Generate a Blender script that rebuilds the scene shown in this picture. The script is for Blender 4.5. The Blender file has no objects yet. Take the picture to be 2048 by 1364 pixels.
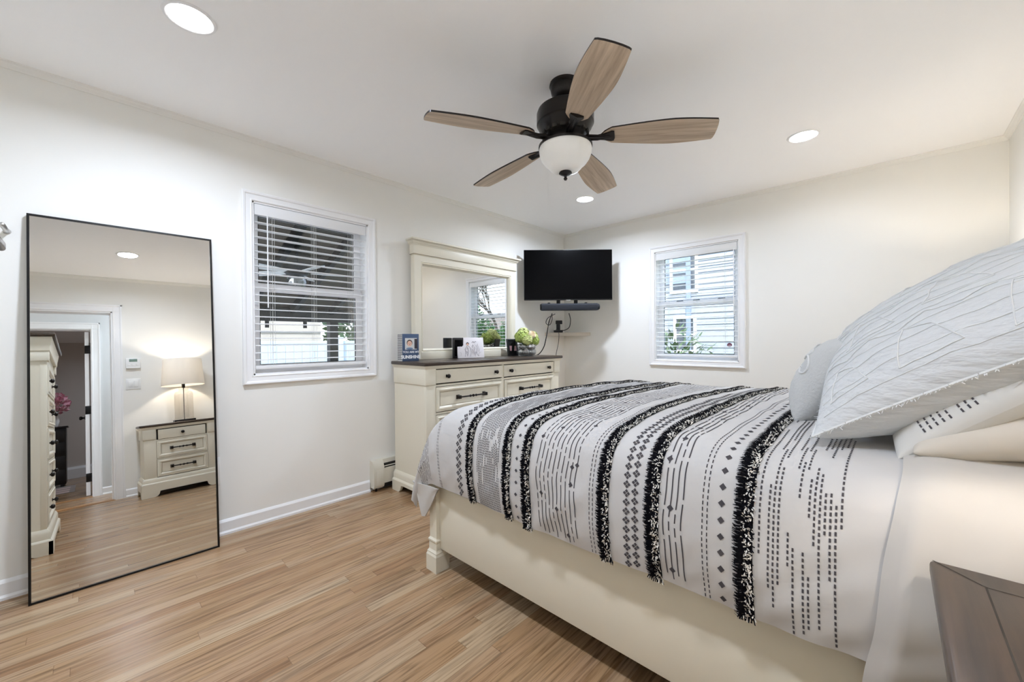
import bpy, bmesh, math, random
from math import pi, sin, cos, radians
from mathutils import Vector, Matrix, noise

random.seed(7)
scene = bpy.context.scene
COL = scene.collection

# ------------------------------------------------------------------ camera
W, D, H = 3.475, 4.043, 2.44          # room: right wall x, back wall y, ceiling z
YR = -0.66                            # rear wall (behind the camera)
cam_data = bpy.data.cameras.new('camera')
cam = bpy.data.objects.new('camera', cam_data)
COL.objects.link(cam)
yaw, pit, rol = 0.7569, -0.0048, -0.0070
Fv = Vector((-sin(yaw) * cos(pit), cos(yaw) * cos(pit), sin(pit)))
Rv = Vector((cos(yaw), sin(yaw), 0))
Uv = Rv.cross(Fv)
R2 = Rv * cos(rol) + Uv * sin(rol)
U2 = -Rv * sin(rol) + Uv * cos(rol)
m3 = Matrix((R2, U2, -Fv)).transposed()
cam.matrix_world = Matrix.Translation((2.9306, 0, 1.1558)) @ m3.to_4x4()
cam_data.sensor_width = 36
cam_data.lens = 804.86 / 2048 * 36
cam_data.shift_y = 2.6 / 2048
cam_data.clip_start = 0.02
cam_data.clip_end = 200
scene.camera = cam

# ------------------------------------------------------------------ world, sun, exposure
vs = scene.view_settings
vs.view_transform = 'Standard'
vs.look = 'None'
vs.exposure = 0.38
vs.gamma = 1.0
vs.use_curve_mapping = False
scene.cycles.max_bounces = 24
scene.cycles.diffuse_bounces = 18
scene.cycles.glossy_bounces = 10
scene.cycles.transmission_bounces = 10
scene.cycles.transparent_max_bounces = 24

world = bpy.data.worlds.new('sky')
scene.world = world
world.use_nodes = True
wn = world.node_tree
wn.nodes.clear()
wo = wn.nodes.new('ShaderNodeOutputWorld')
wb = wn.nodes.new('ShaderNodeBackground')
wtc = wn.nodes.new('ShaderNodeTexCoord')
wsep = wn.nodes.new('ShaderNodeSeparateXYZ')
wr = wn.nodes.new('ShaderNodeValToRGB')
wr.color_ramp.elements[0].position = 0.0
wr.color_ramp.elements[0].color = (0.92, 0.95, 1.0, 1)
wr.color_ramp.elements[1].position = 0.6
wr.color_ramp.elements[1].color = (0.52, 0.72, 1.0, 1)
wn.links.new(wtc.outputs['Generated'], wsep.inputs[0])
wn.links.new(wsep.outputs['Z'], wr.inputs[0])
wn.links.new(wr.outputs[0], wb.inputs['Color'])
wb.inputs['Strength'].default_value = 2.9
wn.links.new(wb.outputs[0], wo.inputs['Surface'])

sun_d = bpy.data.lights.new('sun', 'SUN')
sun_d.energy = 3.4
sun_d.angle = 0.03
sun_d.color = (1.0, 0.96, 0.9)
sun = bpy.data.objects.new('sun', sun_d)
COL.objects.link(sun)
sun.rotation_euler = Vector((-0.45, 0.75, -0.8)).to_track_quat('-Z', 'Y').to_euler()

DOWNLIGHT = 17.0      # watts of a downlight
LENS = 14.0           # radiance of its frosted lens
BULB = 290.0          # radiance of a table lamp bulb


# ------------------------------------------------------------------ helpers
def lin(c):
    c = c / 255.0
    return c / 12.92 if c <= 0.04045 else ((c + 0.055) / 1.055) ** 2.4


def rgb(r, g, b):
    return (lin(r), lin(g), lin(b), 1.0)


def new_mat(name):
    m = bpy.data.materials.new(name)
    m.use_nodes = True
    nt = m.node_tree
    b = nt.nodes['Principled BSDF']
    return m, nt, b


def simple(name, col, rough=0.5, metal=0.0, bump=0.0, bscale=60.0, spec=0.5, vary=0.0, vscale=4.0, stretch=None):
    m, nt, b = new_mat(name)
    b.inputs['Roughness'].default_value = rough
    b.inputs['Metallic'].default_value = metal
    b.inputs['Specular IOR Level'].default_value = spec
    b.inputs['Base Color'].default_value = col
    tc = nt.nodes.new('ShaderNodeTexCoord')
    mp = nt.nodes.new('ShaderNodeMapping')
    if stretch:
        mp.inputs['Scale'].default_value = stretch
    nt.links.new(tc.outputs['Object'], mp.inputs[0])
    n = nt.nodes.new('ShaderNodeTexNoise')
    n.inputs['Scale'].default_value = vscale
    n.inputs['Detail'].default_value = 4
    nt.links.new(mp.outputs[0], n.inputs['Vector'])
    if vary > 0:
        mx = nt.nodes.new('ShaderNodeMix')
        mx.data_type = 'RGBA'
        mx.inputs[6].default_value = tuple(c * (1 - vary) for c in col[:3]) + (1,)
        mx.inputs[7].default_value = tuple(min(1, c * (1 + vary)) for c in col[:3]) + (1,)
        nt.links.new(n.outputs[0], mx.inputs[0])
        nt.links.new(mx.outputs[2], b.inputs['Base Color'])
    if bump > 0:
        n2 = nt.nodes.new('ShaderNodeTexNoise')
        n2.inputs['Scale'].default_value = bscale
        n2.inputs['Detail'].default_value = 3
        nt.links.new(mp.outputs[0], n2.inputs['Vector'])
        bp = nt.nodes.new('ShaderNodeBump')
        bp.inputs['Strength'].default_value = bump
        bp.inputs['Distance'].default_value = 0.01
        nt.links.new(n2.outputs[0], bp.inputs['Height'])
        nt.links.new(bp.outputs[0], b.inputs['Normal'])
    return m


def emit(name, col, strength):
    m = bpy.data.materials.new(name)
    m.use_nodes = True
    nt = m.node_tree
    nt.nodes.clear()
    o = nt.nodes.new('ShaderNodeOutputMaterial')
    e = nt.nodes.new('ShaderNodeEmission')
    e.inputs[0].default_value = col
    e.inputs[1].default_value = strength
    nt.links.new(e.outputs[0], o.inputs[0])
    return m


def glass_thin(name, tint=(1, 1, 1, 1), refl=0.06, rough=0.0):
    m = bpy.data.materials.new(name)
    m.use_nodes = True
    nt = m.node_tree
    nt.nodes.clear()
    o = nt.nodes.new('ShaderNodeOutputMaterial')
    t = nt.nodes.new('ShaderNodeBsdfTransparent')
    t.inputs[0].default_value = tint
    g = nt.nodes.new('ShaderNodeBsdfGlossy')
    g.inputs['Roughness'].default_value = rough
    mx = nt.nodes.new('ShaderNodeMixShader')
    mx.inputs[0].default_value = refl
    nt.links.new(t.outputs[0], mx.inputs[1])
    nt.links.new(g.outputs[0], mx.inputs[2])
    nt.links.new(mx.outputs[0], o.inputs[0])
    return m


def fabric_translucent(name, col, tr=0.45):
    m = bpy.data.materials.new(name)
    m.use_nodes = True
    nt = m.node_tree
    nt.nodes.clear()
    o = nt.nodes.new('ShaderNodeOutputMaterial')
    d = nt.nodes.new('ShaderNodeBsdfDiffuse')
    d.inputs[0].default_value = col
    t = nt.nodes.new('ShaderNodeBsdfTranslucent')
    t.inputs[0].default_value = col
    mx = nt.nodes.new('ShaderNodeMixShader')
    mx.inputs[0].default_value = tr
    nt.links.new(d.outputs[0], mx.inputs[1])
    nt.links.new(t.outputs[0], mx.inputs[2])
    nt.links.new(mx.outputs[0], o.inputs[0])
    return m


def wood_floor(name):
    m, nt, b = new_mat(name)
    L = nt.links.new
    N = nt.nodes.new
    geo = N('ShaderNodeNewGeometry')
    sep = N('ShaderNodeSeparateXYZ')
    L(geo.outputs['Position'], sep.inputs[0])

    def mth(op, a=None, c=None, v1=None, v2=None):
        n = N('ShaderNodeMath')
        n.operation = op
        if a is not None: L(a, n.inputs[0])
        if c is not None: L(c, n.inputs[1])
        if v1 is not None: n.inputs[0].default_value = v1
        if v2 is not None: n.inputs[1].default_value = v2
        return n.outputs[0]

    PWD = 0.057
    xr = mth('DIVIDE', sep.outputs['X'], v2=PWD)
    row = mth('FLOOR', xr)
    fx = mth('FRACT', xr)
    wn1 = N('ShaderNodeTexWhiteNoise')
    wn1.noise_dimensions = '1D'
    L(row, wn1.inputs['W'])
    off = mth('MULTIPLY', wn1.outputs['Value'], v2=7.31)
    yo = mth('ADD', sep.outputs['Y'], off)
    yd = mth('DIVIDE', yo, v2=1.15)
    pl = mth('FLOOR', yd)
    fy = mth('FRACT', yd)
    comb = N('ShaderNodeCombineXYZ')
    L(row, comb.inputs[0])
    L(pl, comb.inputs[1])
    wn2 = N('ShaderNodeTexWhiteNoise')
    wn2.noise_dimensions = '2D'
    L(comb.outputs[0], wn2.inputs['Vector'])
    # plank base colour
    ramp = N('ShaderNodeValToRGB')
    cr = ramp.color_ramp
    cr.elements[0].position = 0
    cr.elements[0].color = rgb(152, 117, 84)
    cr.elements[1].position = 1
    cr.elements[1].color = rgb(183, 158, 127)
    e = cr.elements.new(0.35); e.color = rgb(168, 136, 101)
    e = cr.elements.new(0.7); e.color = rgb(166, 133, 101)
    L(wn2.outputs['Value'], ramp.inputs[0])
    # grain
    gx = mth('MULTIPLY', sep.outputs['X'], v2=78)
    gofs = mth('MULTIPLY', wn2.outputs['Value'], v2=37)
    gx2 = mth('ADD', gx, gofs)
    gy = mth('MULTIPLY', yo, v2=3.2)
    cg = N('ShaderNodeCombineXYZ')
    L(gx2, cg.inputs[0]); L(gy, cg.inputs[1]); L(gofs, cg.inputs[2])
    n1 = N('ShaderNodeTexNoise')
    n1.inputs['Scale'].default_value = 1.0
    n1.inputs['Detail'].default_value = 5
    n1.inputs['Roughness'].default_value = 0.6
    n1.inputs['Distortion'].default_value = 0.35
    L(cg.outputs[0], n1.inputs['Vector'])
    gr = N('ShaderNodeValToRGB')
    gr.color_ramp.elements[0].position = 0.34
    gr.color_ramp.elements[0].color = (0.50, 0.45, 0.40, 1)
    gr.color_ramp.elements[1].position = 0.52
    gr.color_ramp.elements[1].color = (1, 1, 1, 1)
    L(n1.outputs[0], gr.inputs[0])
    mul = N('ShaderNodeMix'); mul.data_type = 'RGBA'; mul.blend_type = 'MULTIPLY'
    mul.inputs[0].default_value = 0.85
    L(ramp.outputs[0], mul.inputs[6]); L(gr.outputs[0], mul.inputs[7])
    # cathedral arcs
    cw = N('ShaderNodeCombineXYZ')
    wx = mth('MULTIPLY', sep.outputs['X'], v2=26)
    wx2 = mth('ADD', wx, gofs)
    wy = mth('MULTIPLY', yo, v2=1.1)
    L(wx2, cw.inputs[0]); L(wy, cw.inputs[1]); L(gofs, cw.inputs[2])
    n2 = N('ShaderNodeTexNoise')
    n2.inputs['Scale'].default_value = 1.0
    n2.inputs['Detail'].default_value = 1.5
    L(cw.outputs[0], n2.inputs['Vector'])
    bands = mth('MULTIPLY', n2.outputs[0], v2=34)
    sn = mth('SINE', bands)
    sn2 = mth('POWER', mth('MAXIMUM', sn, v2=0.0), v2=3.0)
    arc = mth('MULTIPLY', sn2, v2=0.26)
    inv = mth('SUBTRACT', arc, v1=1.0)
    inv.node.inputs[0].default_value = 1.0
    # fix operand order 1 - arc
    inv.node.operation = 'SUBTRACT'
    for l in list(inv.node.inputs[0].links):
        nt.links.remove(l)
    inv.node.inputs[0].default_value = 1.0
    L(arc, inv.node.inputs[1])
    mul2 = N('ShaderNodeMix'); mul2.data_type = 'RGBA'; mul2.blend_type = 'MULTIPLY'
    mul2.inputs[0].default_value = 1.0
    L(mul.outputs[2], mul2.inputs[6]); L(inv, mul2.inputs[7])
    # seams
    ex = mth('MINIMUM', fx, mth('SUBTRACT', fx, None, v2=0))
    s1 = mth('LESS_THAN', fx, v2=0.022)
    s2 = mth('LESS_THAN', fy, v2=0.0018)
    seam = mth('MAXIMUM', s1, s2)
    seamf = mth('MULTIPLY', seam, v2=0.45)
    mx = N('ShaderNodeMix'); mx.data_type = 'RGBA'
    L(seamf, mx.inputs[0])
    L(mul2.outputs[2], mx.inputs[6])
    mx.inputs[7].default_value = rgb(84, 60, 40)
    L(mx.outputs[2], b.inputs['Base Color'])
    b.inputs['Roughness'].default_value = 0.26
    b.inputs['Specular IOR Level'].default_value = 0.45
    bp = N('ShaderNodeBump')
    bp.inputs['Strength'].default_value = 0.08
    bp.inputs['Distance'].default_value = 0.004
    hsum = mth('SUBTRACT', n1.outputs[0], seam)
    L(hsum, bp.inputs['Height'])
    L(bp.outputs[0], b.inputs['Normal'])
    return m


def wood_grain(name, c1, c2, axis=0, scale=14.0, rough=0.45, stretch=14.0, dark=None):
    """long grain along the given object axis"""
    m, nt, b = new_mat(name)
    tc = nt.nodes.new('ShaderNodeTexCoord')
    mp = nt.nodes.new('ShaderNodeMapping')
    sc = [scale * 1.0] * 3
    sc[axis] = scale / stretch
    mp.inputs['Scale'].default_value = sc
    nt.links.new(tc.outputs['Object'], mp.inputs[0])
    n = nt.nodes.new('ShaderNodeTexNoise')
    n.inputs['Scale'].default_value = 4
    n.inputs['Detail'].default_value = 6
    n.inputs['Roughness'].default_value = 0.62
    n.inputs['Distortion'].default_value = 0.5
    nt.links.new(mp.outputs[0], n.inputs['Vector'])
    r = nt.nodes.new('ShaderNodeValToRGB')
    r.color_ramp.elements[0].position = 0.32
    r.color_ramp.elements[0].color = c1
    r.color_ramp.elements[1].position = 0.68
    r.color_ramp.elements[1].color = c2
    nt.links.new(n.outputs[0], r.inputs[0])
    nt.links.new(r.outputs[0], b.inputs['Base Color'])
    b.inputs['Roughness'].default_value = rough
    bp = nt.nodes.new('ShaderNodeBump')
    bp.inputs['Strength'].default_value = 0.12
    bp.inputs['Distance'].default_value = 0.004
    nt.links.new(n.outputs[0], bp.inputs['Height'])
    nt.links.new(bp.outputs[0], b.inputs['Normal'])
    return m


M = {}
M['wall'] = simple('wall_paint', rgb(237, 236, 231), 0.75, bump=0.02, bscale=220, spec=0.25)
M['ceiling'] = simple('ceiling_paint', rgb(253, 253, 253), 0.85, bump=0.015, bscale=150, spec=0.15)
M['trim'] = simple('white_trim_paint', rgb(238, 238, 238), 0.4, bump=0.01, bscale=40)
M['floor'] = wood_floor('oak_strip_floor')
M['cream'] = simple('antique_cream_paint', rgb(224, 218, 200), 0.42, bump=0.02, bscale=30, vary=0.03, vscale=3)
M['cream_dark'] = simple('umber_glaze_line', rgb(150, 138, 112), 0.5)
M['gap'] = simple('dark_gap', rgb(38, 34, 28), 0.8)
M['dark_wood'] = wood_grain('dark_walnut_top', rgb(38, 28, 20), rgb(70, 54, 40), axis=0, scale=10, rough=0.33, stretch=16)
M['dark_wood_y'] = wood_grain('dark_walnut_top_cross', rgb(38, 28, 20), rgb(70, 54, 40), axis=1, scale=10, rough=0.33, stretch=16)
M['bronze'] = simple('oil_rubbed_bronze', rgb(40, 36, 34), 0.32, metal=0.6)
M['black_metal'] = simple('black_metal', rgb(20, 18, 17), 0.35, metal=0.4)
M['black_plastic'] = simple('black_plastic', rgb(16, 16, 18), 0.4)
M['screen'] = simple('tv_screen', rgb(3, 3, 4), 0.25, spec=0.10)
M['fabric_grey'] = simple('charcoal_speaker_cloth', rgb(29, 32, 39), 0.8, bump=0.2, bscale=900)
M['mirror'] = simple('mirror_silver', (0.78, 0.78, 0.765, 1), 0.0, metal=1.0)
M['blade'] = wood_grain('weathered_oak_blade', rgb(160, 140, 118), rgb(212, 193, 170), axis=0, scale=9, rough=0.5, stretch=18)
M['milk_glass'] = simple('frosted_white_glass', rgb(252, 251, 246), 0.35)
M['lens'] = emit('downlight_lens', (0.96, 0.98, 1.0, 1), LENS)
M['bulb'] = emit('warm_bulb', (1.0, 0.87, 0.72, 1), BULB)
M['shade'] = fabric_translucent('lampshade_linen', rgb(240, 236, 228), 0.18)
M['lamp_glass'] = glass_thin('ribbed_lamp_glass', (0.97, 0.95, 0.92, 1), 0.16, 0.08)
M['pane'] = glass_thin('window_glass', (0.97, 0.98, 0.98, 1), 0.05)
M['vase_glass'] = glass_thin('crystal_glass', (0.72, 0.75, 0.77, 1), 0.38, 0.05)
M['vinyl'] = simple('white_vinyl', rgb(248, 248, 250), 0.35)
M['slat'] = fabric_translucent('white_blind_slat', rgb(246, 246, 246), 0.28)
M['cord'] = simple('white_cord', rgb(215, 214, 210), 0.7)
M['nickel'] = simple('satin_nickel', rgb(190, 188, 185), 0.3, metal=1.0)
M['plate'] = simple('white_plastic', rgb(236, 236, 234), 0.35)
M['heater'] = simple('heater_enamel', rgb(216, 212, 198), 0.4)
M['lcd'] = simple('lcd_green_grey', rgb(120, 142, 130), 0.2)
M['duvet'] = simple('white_cotton', rgb(197, 195, 193), 0.9, bump=0.12, bscale=14, spec=0.1, stretch=(1, 1, 1))
M['sheet'] = simple('ivory_cotton_sheet', rgb(193, 189, 183), 0.9, bump=0.15, bscale=11, spec=0.1)
M['print'] = simple('charcoal_print', rgb(78, 75, 78), 0.9, spec=0.1)
M['yarn_black'] = simple('black_yarn', rgb(17, 17, 22), 0.95, spec=0.1)
M['yarn_white'] = simple('white_yarn', rgb(222, 218, 210), 0.95, spec=0.1)
M['pillow_white'] = simple('crinkled_white_quilt', rgb(206, 208, 209), 0.95, bump=0.9, bscale=30, spec=0.08, stretch=(0.45, 1.8, 1.8))
M['pillow_seam'] = simple('raw_white_thread', rgb(216, 217, 216), 0.95, spec=0.05)
M['pillow_grey'] = simple('pale_grey_linen', rgb(196, 197, 196), 0.95, bump=0.25, bscale=120, spec=0.08)
M['sham'] = simple('white_sham_cotton', rgb(206, 204, 199), 0.9, bump=0.15, bscale=16, spec=0.1)
M['pillow_cream'] = simple('cream_cotton', rgb(202, 195, 184), 0.9, bump=0.15, bscale=12, spec=0.1)
M['mattress'] = simple('mattress_ticking', rgb(232, 230, 225), 0.9)
M['navy'] = simple('navy_paint', rgb(62, 82, 112), 0.6, vary=0.08, vscale=30)
M['paper'] = simple('white_card', rgb(232, 228, 230), 0.6, vary=0.05, vscale=40)
M['ink'] = simple('grey_ink', rgb(128, 122, 132), 0.7)
M['ink_dark'] = simple('dark_ink', rgb(56, 50, 56), 0.7)
M['white_paint'] = simple('white_letter_paint', rgb(235, 236, 238), 0.6)
M['skin'] = simple('photo_skin_tone', rgb(226, 184, 162), 0.6)
M['hair'] = simple('photo_hair_brown', rgb(84, 66, 58), 0.6)
M['photo_bg'] = simple('photo_pale_background', rgb(206, 206, 204), 0.6)
M['photo_cloth'] = simple('photo_blue_shirt', rgb(110, 130, 160), 0.6)
M['pink'] = simple('pink_card', rgb(214, 170, 180), 0.6)
M['petal_green'] = simple('hydrangea_green', rgb(206, 214, 146), 0.8, vary=0.15, vscale=60)
M['petal_lime'] = simple('hydrangea_lime', rgb(178, 196, 108), 0.8, vary=0.2, vscale=60)
M['petal_cream'] = simple('cream_rose', rgb(240, 226, 200), 0.8)
M['petal_pink'] = simple('pink_blossom', rgb(226, 170, 184), 0.8, vary=0.15, vscale=60)
M['leaf'] = simple('leaf_green', rgb(70, 104, 52), 0.6, vary=0.25, vscale=30)
M['leaf_pale'] = simple('leaf_pale_green', rgb(104, 124, 82), 0.6, vary=0.25, vscale=30)
M['evergreen'] = simple('evergreen', rgb(66, 118, 52), 0.7, vary=0.3, vscale=12)
M['bark'] = simple('bark', rgb(96, 84, 74), 0.9, bump=0.3, bscale=20)
M['siding'] = simple('pale_grey_siding', rgb(176, 180, 192), 0.6, vary=0.03, vscale=2)
M['siding_blue'] = simple('pale_blue_shingle', rgb(150, 162, 184), 0.7, vary=0.05, vscale=6)
M['dark_pane'] = simple('dark_window_pane', rgb(86, 92, 100), 0.15)
M['patio_dark'] = simple('black_patio_metal', rgb(36, 35, 33), 0.5)
M['patio_roof'] = simple('taupe_patio_roof', rgb(98, 90, 80), 0.7, vary=0.1, vscale=6)
M['stucco'] = simple('tan_stucco', rgb(206, 194, 178), 0.85, vary=0.06, vscale=5)
M['fence'] = simple('white_vinyl_fence', rgb(214, 222, 232), 0.5)
M['concrete'] = simple('concrete', rgb(150, 148, 142), 0.9, vary=0.08, vscale=3)
M['grass'] = simple('lawn', rgb(104, 128, 70), 0.9, vary=0.25, vscale=8)
M['shingle'] = simple('brown_roof_shingle', rgb(134, 118, 106), 0.9, vary=0.1, vscale=20)
M['red'] = simple('dark_red_sticker', rgb(120, 42, 66), 0.5)
M['rug_a'] = simple('rug_grey', rgb(150, 140, 134), 0.95, vary=0.3, vscale=9)
M['rug_b'] = simple('rug_rose', rgb(206, 178, 170), 0.95)
M['espresso'] = simple('espresso_wood', rgb(34, 26, 24), 0.4)
M['threshold'] = wood_grain('oak_threshold', rgb(150, 104, 60), rgb(190, 146, 98), axis=1, scale=12, rough=0.35)


class MB:
    """collects shapes, then becomes ONE mesh object"""

    def __init__(self):
        self.v = []
        self.f = []
        self.m = []

    def add(self, vs, fs, m=0, M4=None):
        o = len(self.v)
        if M4 is not None:
            vs = [M4 @ Vector(p) for p in vs]
        self.v.extend([tuple(p) for p in vs])
        for f in fs:
            self.f.append(tuple(i + o for i in f))
            self.m.append(m)
        return self

    def box(self, x0, x1, y0, y1, z0, z1, bev=0.0, m=0, seg=2, M4=None):
        if x0 > x1: x0, x1 = x1, x0
        if y0 > y1: y0, y1 = y1, y0
        if z0 > z1: z0, z1 = z1, z0
        if bev <= 0:
            vs = [(x0, y0, z0), (x1, y0, z0), (x1, y1, z0), (x0, y1, z0), (x0, y0, z1), (x1, y0, z1), (x1, y1, z1), (x0, y1, z1)]
            fs = [(0, 3, 2, 1), (4, 5, 6, 7), (0, 1, 5, 4), (1, 2, 6, 5), (2, 3, 7, 6), (3, 0, 4, 7)]
            self.add(vs, fs, m, M4)
            return self
        bm = bmesh.new()
        bmesh.ops.create_cube(bm, size=1)
        for v in bm.verts:
            v.co = Vector(((x0 + x1) / 2 + v.co.x * (x1 - x0), (y0 + y1) / 2 + v.co.y * (y1 - y0), (z0 + z1) / 2 + v.co.z * (z1 - z0)))
        bev = min(bev, 0.49 * min(x1 - x0, y1 - y0, z1 - z0))
        bmesh.ops.bevel(bm, geom=bm.edges[:], offset=bev, segments=seg, affect='EDGES', profile=0.5)
        bm.verts.index_update()
        self.add([v.co.copy() for v in bm.verts], [[v.index for v in f.verts] for f in bm.faces], m, M4)
        bm.free()
        return self

    def lathe(self, prof, n=32, c=(0, 0, 0), m=0, M4=None, cap=True, sx=1.0, sy=1.0):
        vs, fs = [], []
        k = len(prof)
        for i in range(n):
            a = 2 * pi * i / n
            for r, z in prof:
                vs.append((c[0] + r * cos(a) * sx, c[1] + r * sin(a) * sy, c[2] + z))
        for i in range(n):
            j = (i + 1) % n
            for q in range(k - 1):
                if prof[q][0] < 1e-6 and prof[q + 1][0] < 1e-6:
                    continue
                fs.append((i * k + q, j * k + q, j * k + q + 1, i * k + q + 1))
        if cap:
            if prof[0][0] > 1e-6:
                fs.append(tuple(i * k for i in range(n))[::-1])
            if prof[-1][0] > 1e-6:
                fs.append(tuple(i * k + k - 1 for i in range(n)))
        self.add(vs, fs, m, M4)
        return self

    def tube(self, pts, r, n=8, m=0, M4=None):
        pts = [Vector(p) for p in pts]
        rs = r if isinstance(r, (list, tuple)) else [r] * len(pts)
        vs, fs = [], []
        up = Vector((0, 0, 1))
        prev = None
        for i, p in enumerate(pts):
            t = (pts[min(i + 1, len(pts) - 1)] - pts[max(i - 1, 0)])
            if t.length < 1e-9: t = Vector((0, 0, 1))
            t.normalize()
            if prev is None:
                a = t.cross(up)
                if a.length < 1e-3: a = t.cross(Vector((1, 0, 0)))
            else:
                a = prev - t * prev.dot(t)
            a.normalize()
            prev = a
            b = t.cross(a)
            for k in range(n):
                an = 2 * pi * k / n
                vs.append(p + (a * cos(an) + b * sin(an)) * rs[i])
        for i in range(len(pts) - 1):
            for k in range(n):
                k2 = (k + 1) % n
                fs.append((i * n + k, i * n + k2, (i + 1) * n + k2, (i + 1) * n + k))
        fs.append(tuple(range(n))[::-1])
        fs.append(tuple((len(pts) - 1) * n + k for k in range(n)))
        self.add(vs, fs, m, M4)
        return self

    def prism(self, poly, a0, a1, fn, m=0, M4=None):
        """poly: 2D outline; fn(p, q, a) -> xyz"""
        n = len(poly)
        vs = [fn(p, q, a0) for p, q in poly] + [fn(p, q, a1) for p, q in poly]
        fs = [tuple(range(n))[::-1], tuple(n + i for i in range(n))]
        for i in range(n):
            j = (i + 1) % n
            fs.append((i, j, n + j, n + i))
        self.add(vs, fs, m, M4)
        return self

    def rect_sweep(self, a0, a1, b0, b1, prof, fn, m=0, M4=None, closed=True, back=0.0):
        """mitred frame round a rectangle; prof: list of (inset, height); fn(a, b, h) -> xyz"""
        vs, fs = [], []
        pr = list(prof)
        if closed:
            pr = [(pr[0][0], back)] + pr + [(pr[-1][0], back)]
        k = len(pr)
        for (sa, sb) in ((0, 0), (1, 0), (1, 1), (0, 1)):
            for o, h in pr:
                a = a0 + o if sa == 0 else a1 - o
                b = b0 + o if sb == 0 else b1 - o
                vs.append(fn(a, b, h))
        for c in range(4):
            d = (c + 1) % 4
            for q in range(k - 1):
                fs.append((c * k + q, d * k + q, d * k + q + 1, c * k + q + 1))
            if closed:
                fs.append((c * k + k - 1, d * k + k - 1, d * k, c * k))
        self.add(vs, fs, m, M4)
        return self

    def obj(self, name, mats, parent=None, smooth=35, loc=None, rot=None):
        me = bpy.data.meshes.new(name)
        me.from_pydata(self.v, [], self.f)
        if not isinstance(mats, (list, tuple)): mats = [mats]
        for mm in mats: me.materials.append(mm)
        for p, mi in zip(me.polygons, self.m): p.material_index = mi
        bm = bmesh.new()
        bm.from_mesh(me)
        bmesh.ops.recalc_face_normals(bm, faces=bm.faces[:])
        bm.to_mesh(me)
        bm.free()
        if smooth:
            for p in me.polygons: p.use_smooth = True
            me.set_sharp_from_angle(angle=radians(smooth))
        me.update()
        o = bpy.data.objects.new(name, me)
        COL.objects.link(o)
        if parent is not None: o.parent = parent
        if loc is not None: o.location = loc
        if rot is not None: o.rotation_euler = rot
        return o


def tag(o, label=None, cat=None, group=None, kind=None):
    if label: o['label'] = label
    if cat: o['category'] = cat
    if group: o['group'] = group
    if kind: o['kind'] = kind
    return o


def thing(name, label, cat, loc=(0, 0, 0), rotz=0.0, group=None):
    o = bpy.data.objects.new(name, None)
    COL.objects.link(o)
    o.location = loc
    o.rotation_euler = (0, 0, rotz)
    o.empty_display_size = 0.1
    return tag(o, label, cat, group)


def copy_tree(src, parent=None):
    c = src.copy()
    COL.objects.link(c)
    if parent is not None: c.parent = parent
    for ch in list(src.children): copy_tree(ch, c)
    return c


def struct(mb, name, mat, label, cat, parent=None, smooth=35):
    o = mb.obj(name, mat, parent, smooth)
    if parent is None: tag(o, label, cat, kind='structure')
    return o


def catmull(pts, n=8):
    out = []
    P = [Vector(p) for p in pts]
    P = [P[0] * 2 - P[1]] + P + [P[-1] * 2 - P[-2]]
    for i in range(1, len(P) - 2):
        for k in range(n):
            t = k / n
            a, b, c, d = P[i - 1], P[i], P[i + 1], P[i + 2]
            out.append(0.5 * ((2 * b) + (c - a) * t + (2 * a - 5 * b + 4 * c - d) * t * t + (3 * b - a - 3 * c + d) * t ** 3))
    out.append(P[-2])
    return out


# ------------------------------------------------------------------ setting: room shell
X2 = 8.2       # far end of the other room
mb = MB().box(-0.16, X2, -2.6, D + 0.16, -0.12, 0.0)
struct(mb, 'floor', M['floor'], 'narrow strip oak floor with a satin finish', 'floor')
mb = MB().box(-0.16, X2, -2.6, D + 0.16, H, H + 0.14)
struct(mb, 'ceiling', M['ceiling'], 'flat white painted ceiling', 'ceiling')

# window openings (inner jamb)
LY0, LY1, LZ0, LZ1 = 0.722, 1.494, 0.945, 2.049
BX0, BX1, BZ0, BZ1 = 1.145, 1.930, 0.945, 2.049

mb = MB()
for a, b, c, d in ((YR - 0.1, LY0, 0, H), (LY1, D + 0.16, 0, H), (LY0, LY1, 0, LZ0), (LY0, LY1, LZ1, H)):
    mb.box(-0.15, 0, a, b, c, d)
struct(mb, 'wall_left', M['wall'], 'long off-white wall with the blinded patio window', 'wall')
mb = MB()
for a, b, c, d in ((0, BX0, 0, H), (BX1, W, 0, H), (BX0, BX1, 0, BZ0), (BX0, BX1, BZ1, H)):
    mb.box(a, b, D, D + 0.15, c, d)
struct(mb, 'wall_back', M['wall'], 'off-white wall behind the far side of the bed', 'wall')
DY0, DY1, DZ = -0.62, 0.203, 2.05
mb = MB()
mb.box(W, W + 0.12, DY1, D + 0.15, 0, H)
mb.box(W, W + 0.12, YR - 0.1, DY0, 0, H)
mb.box(W, W + 0.12, DY0, DY1, DZ, H)
struct(mb, 'wall_right', M['wall'], 'off-white wall at the head of the bed with the doorway', 'wall')
mb = MB().box(-0.15, W + 0.12, YR - 0.12, YR, 0, H)
struct(mb, 'wall_rear', M['wall'], 'off-white wall behind the tall chest', 'wall')

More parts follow.
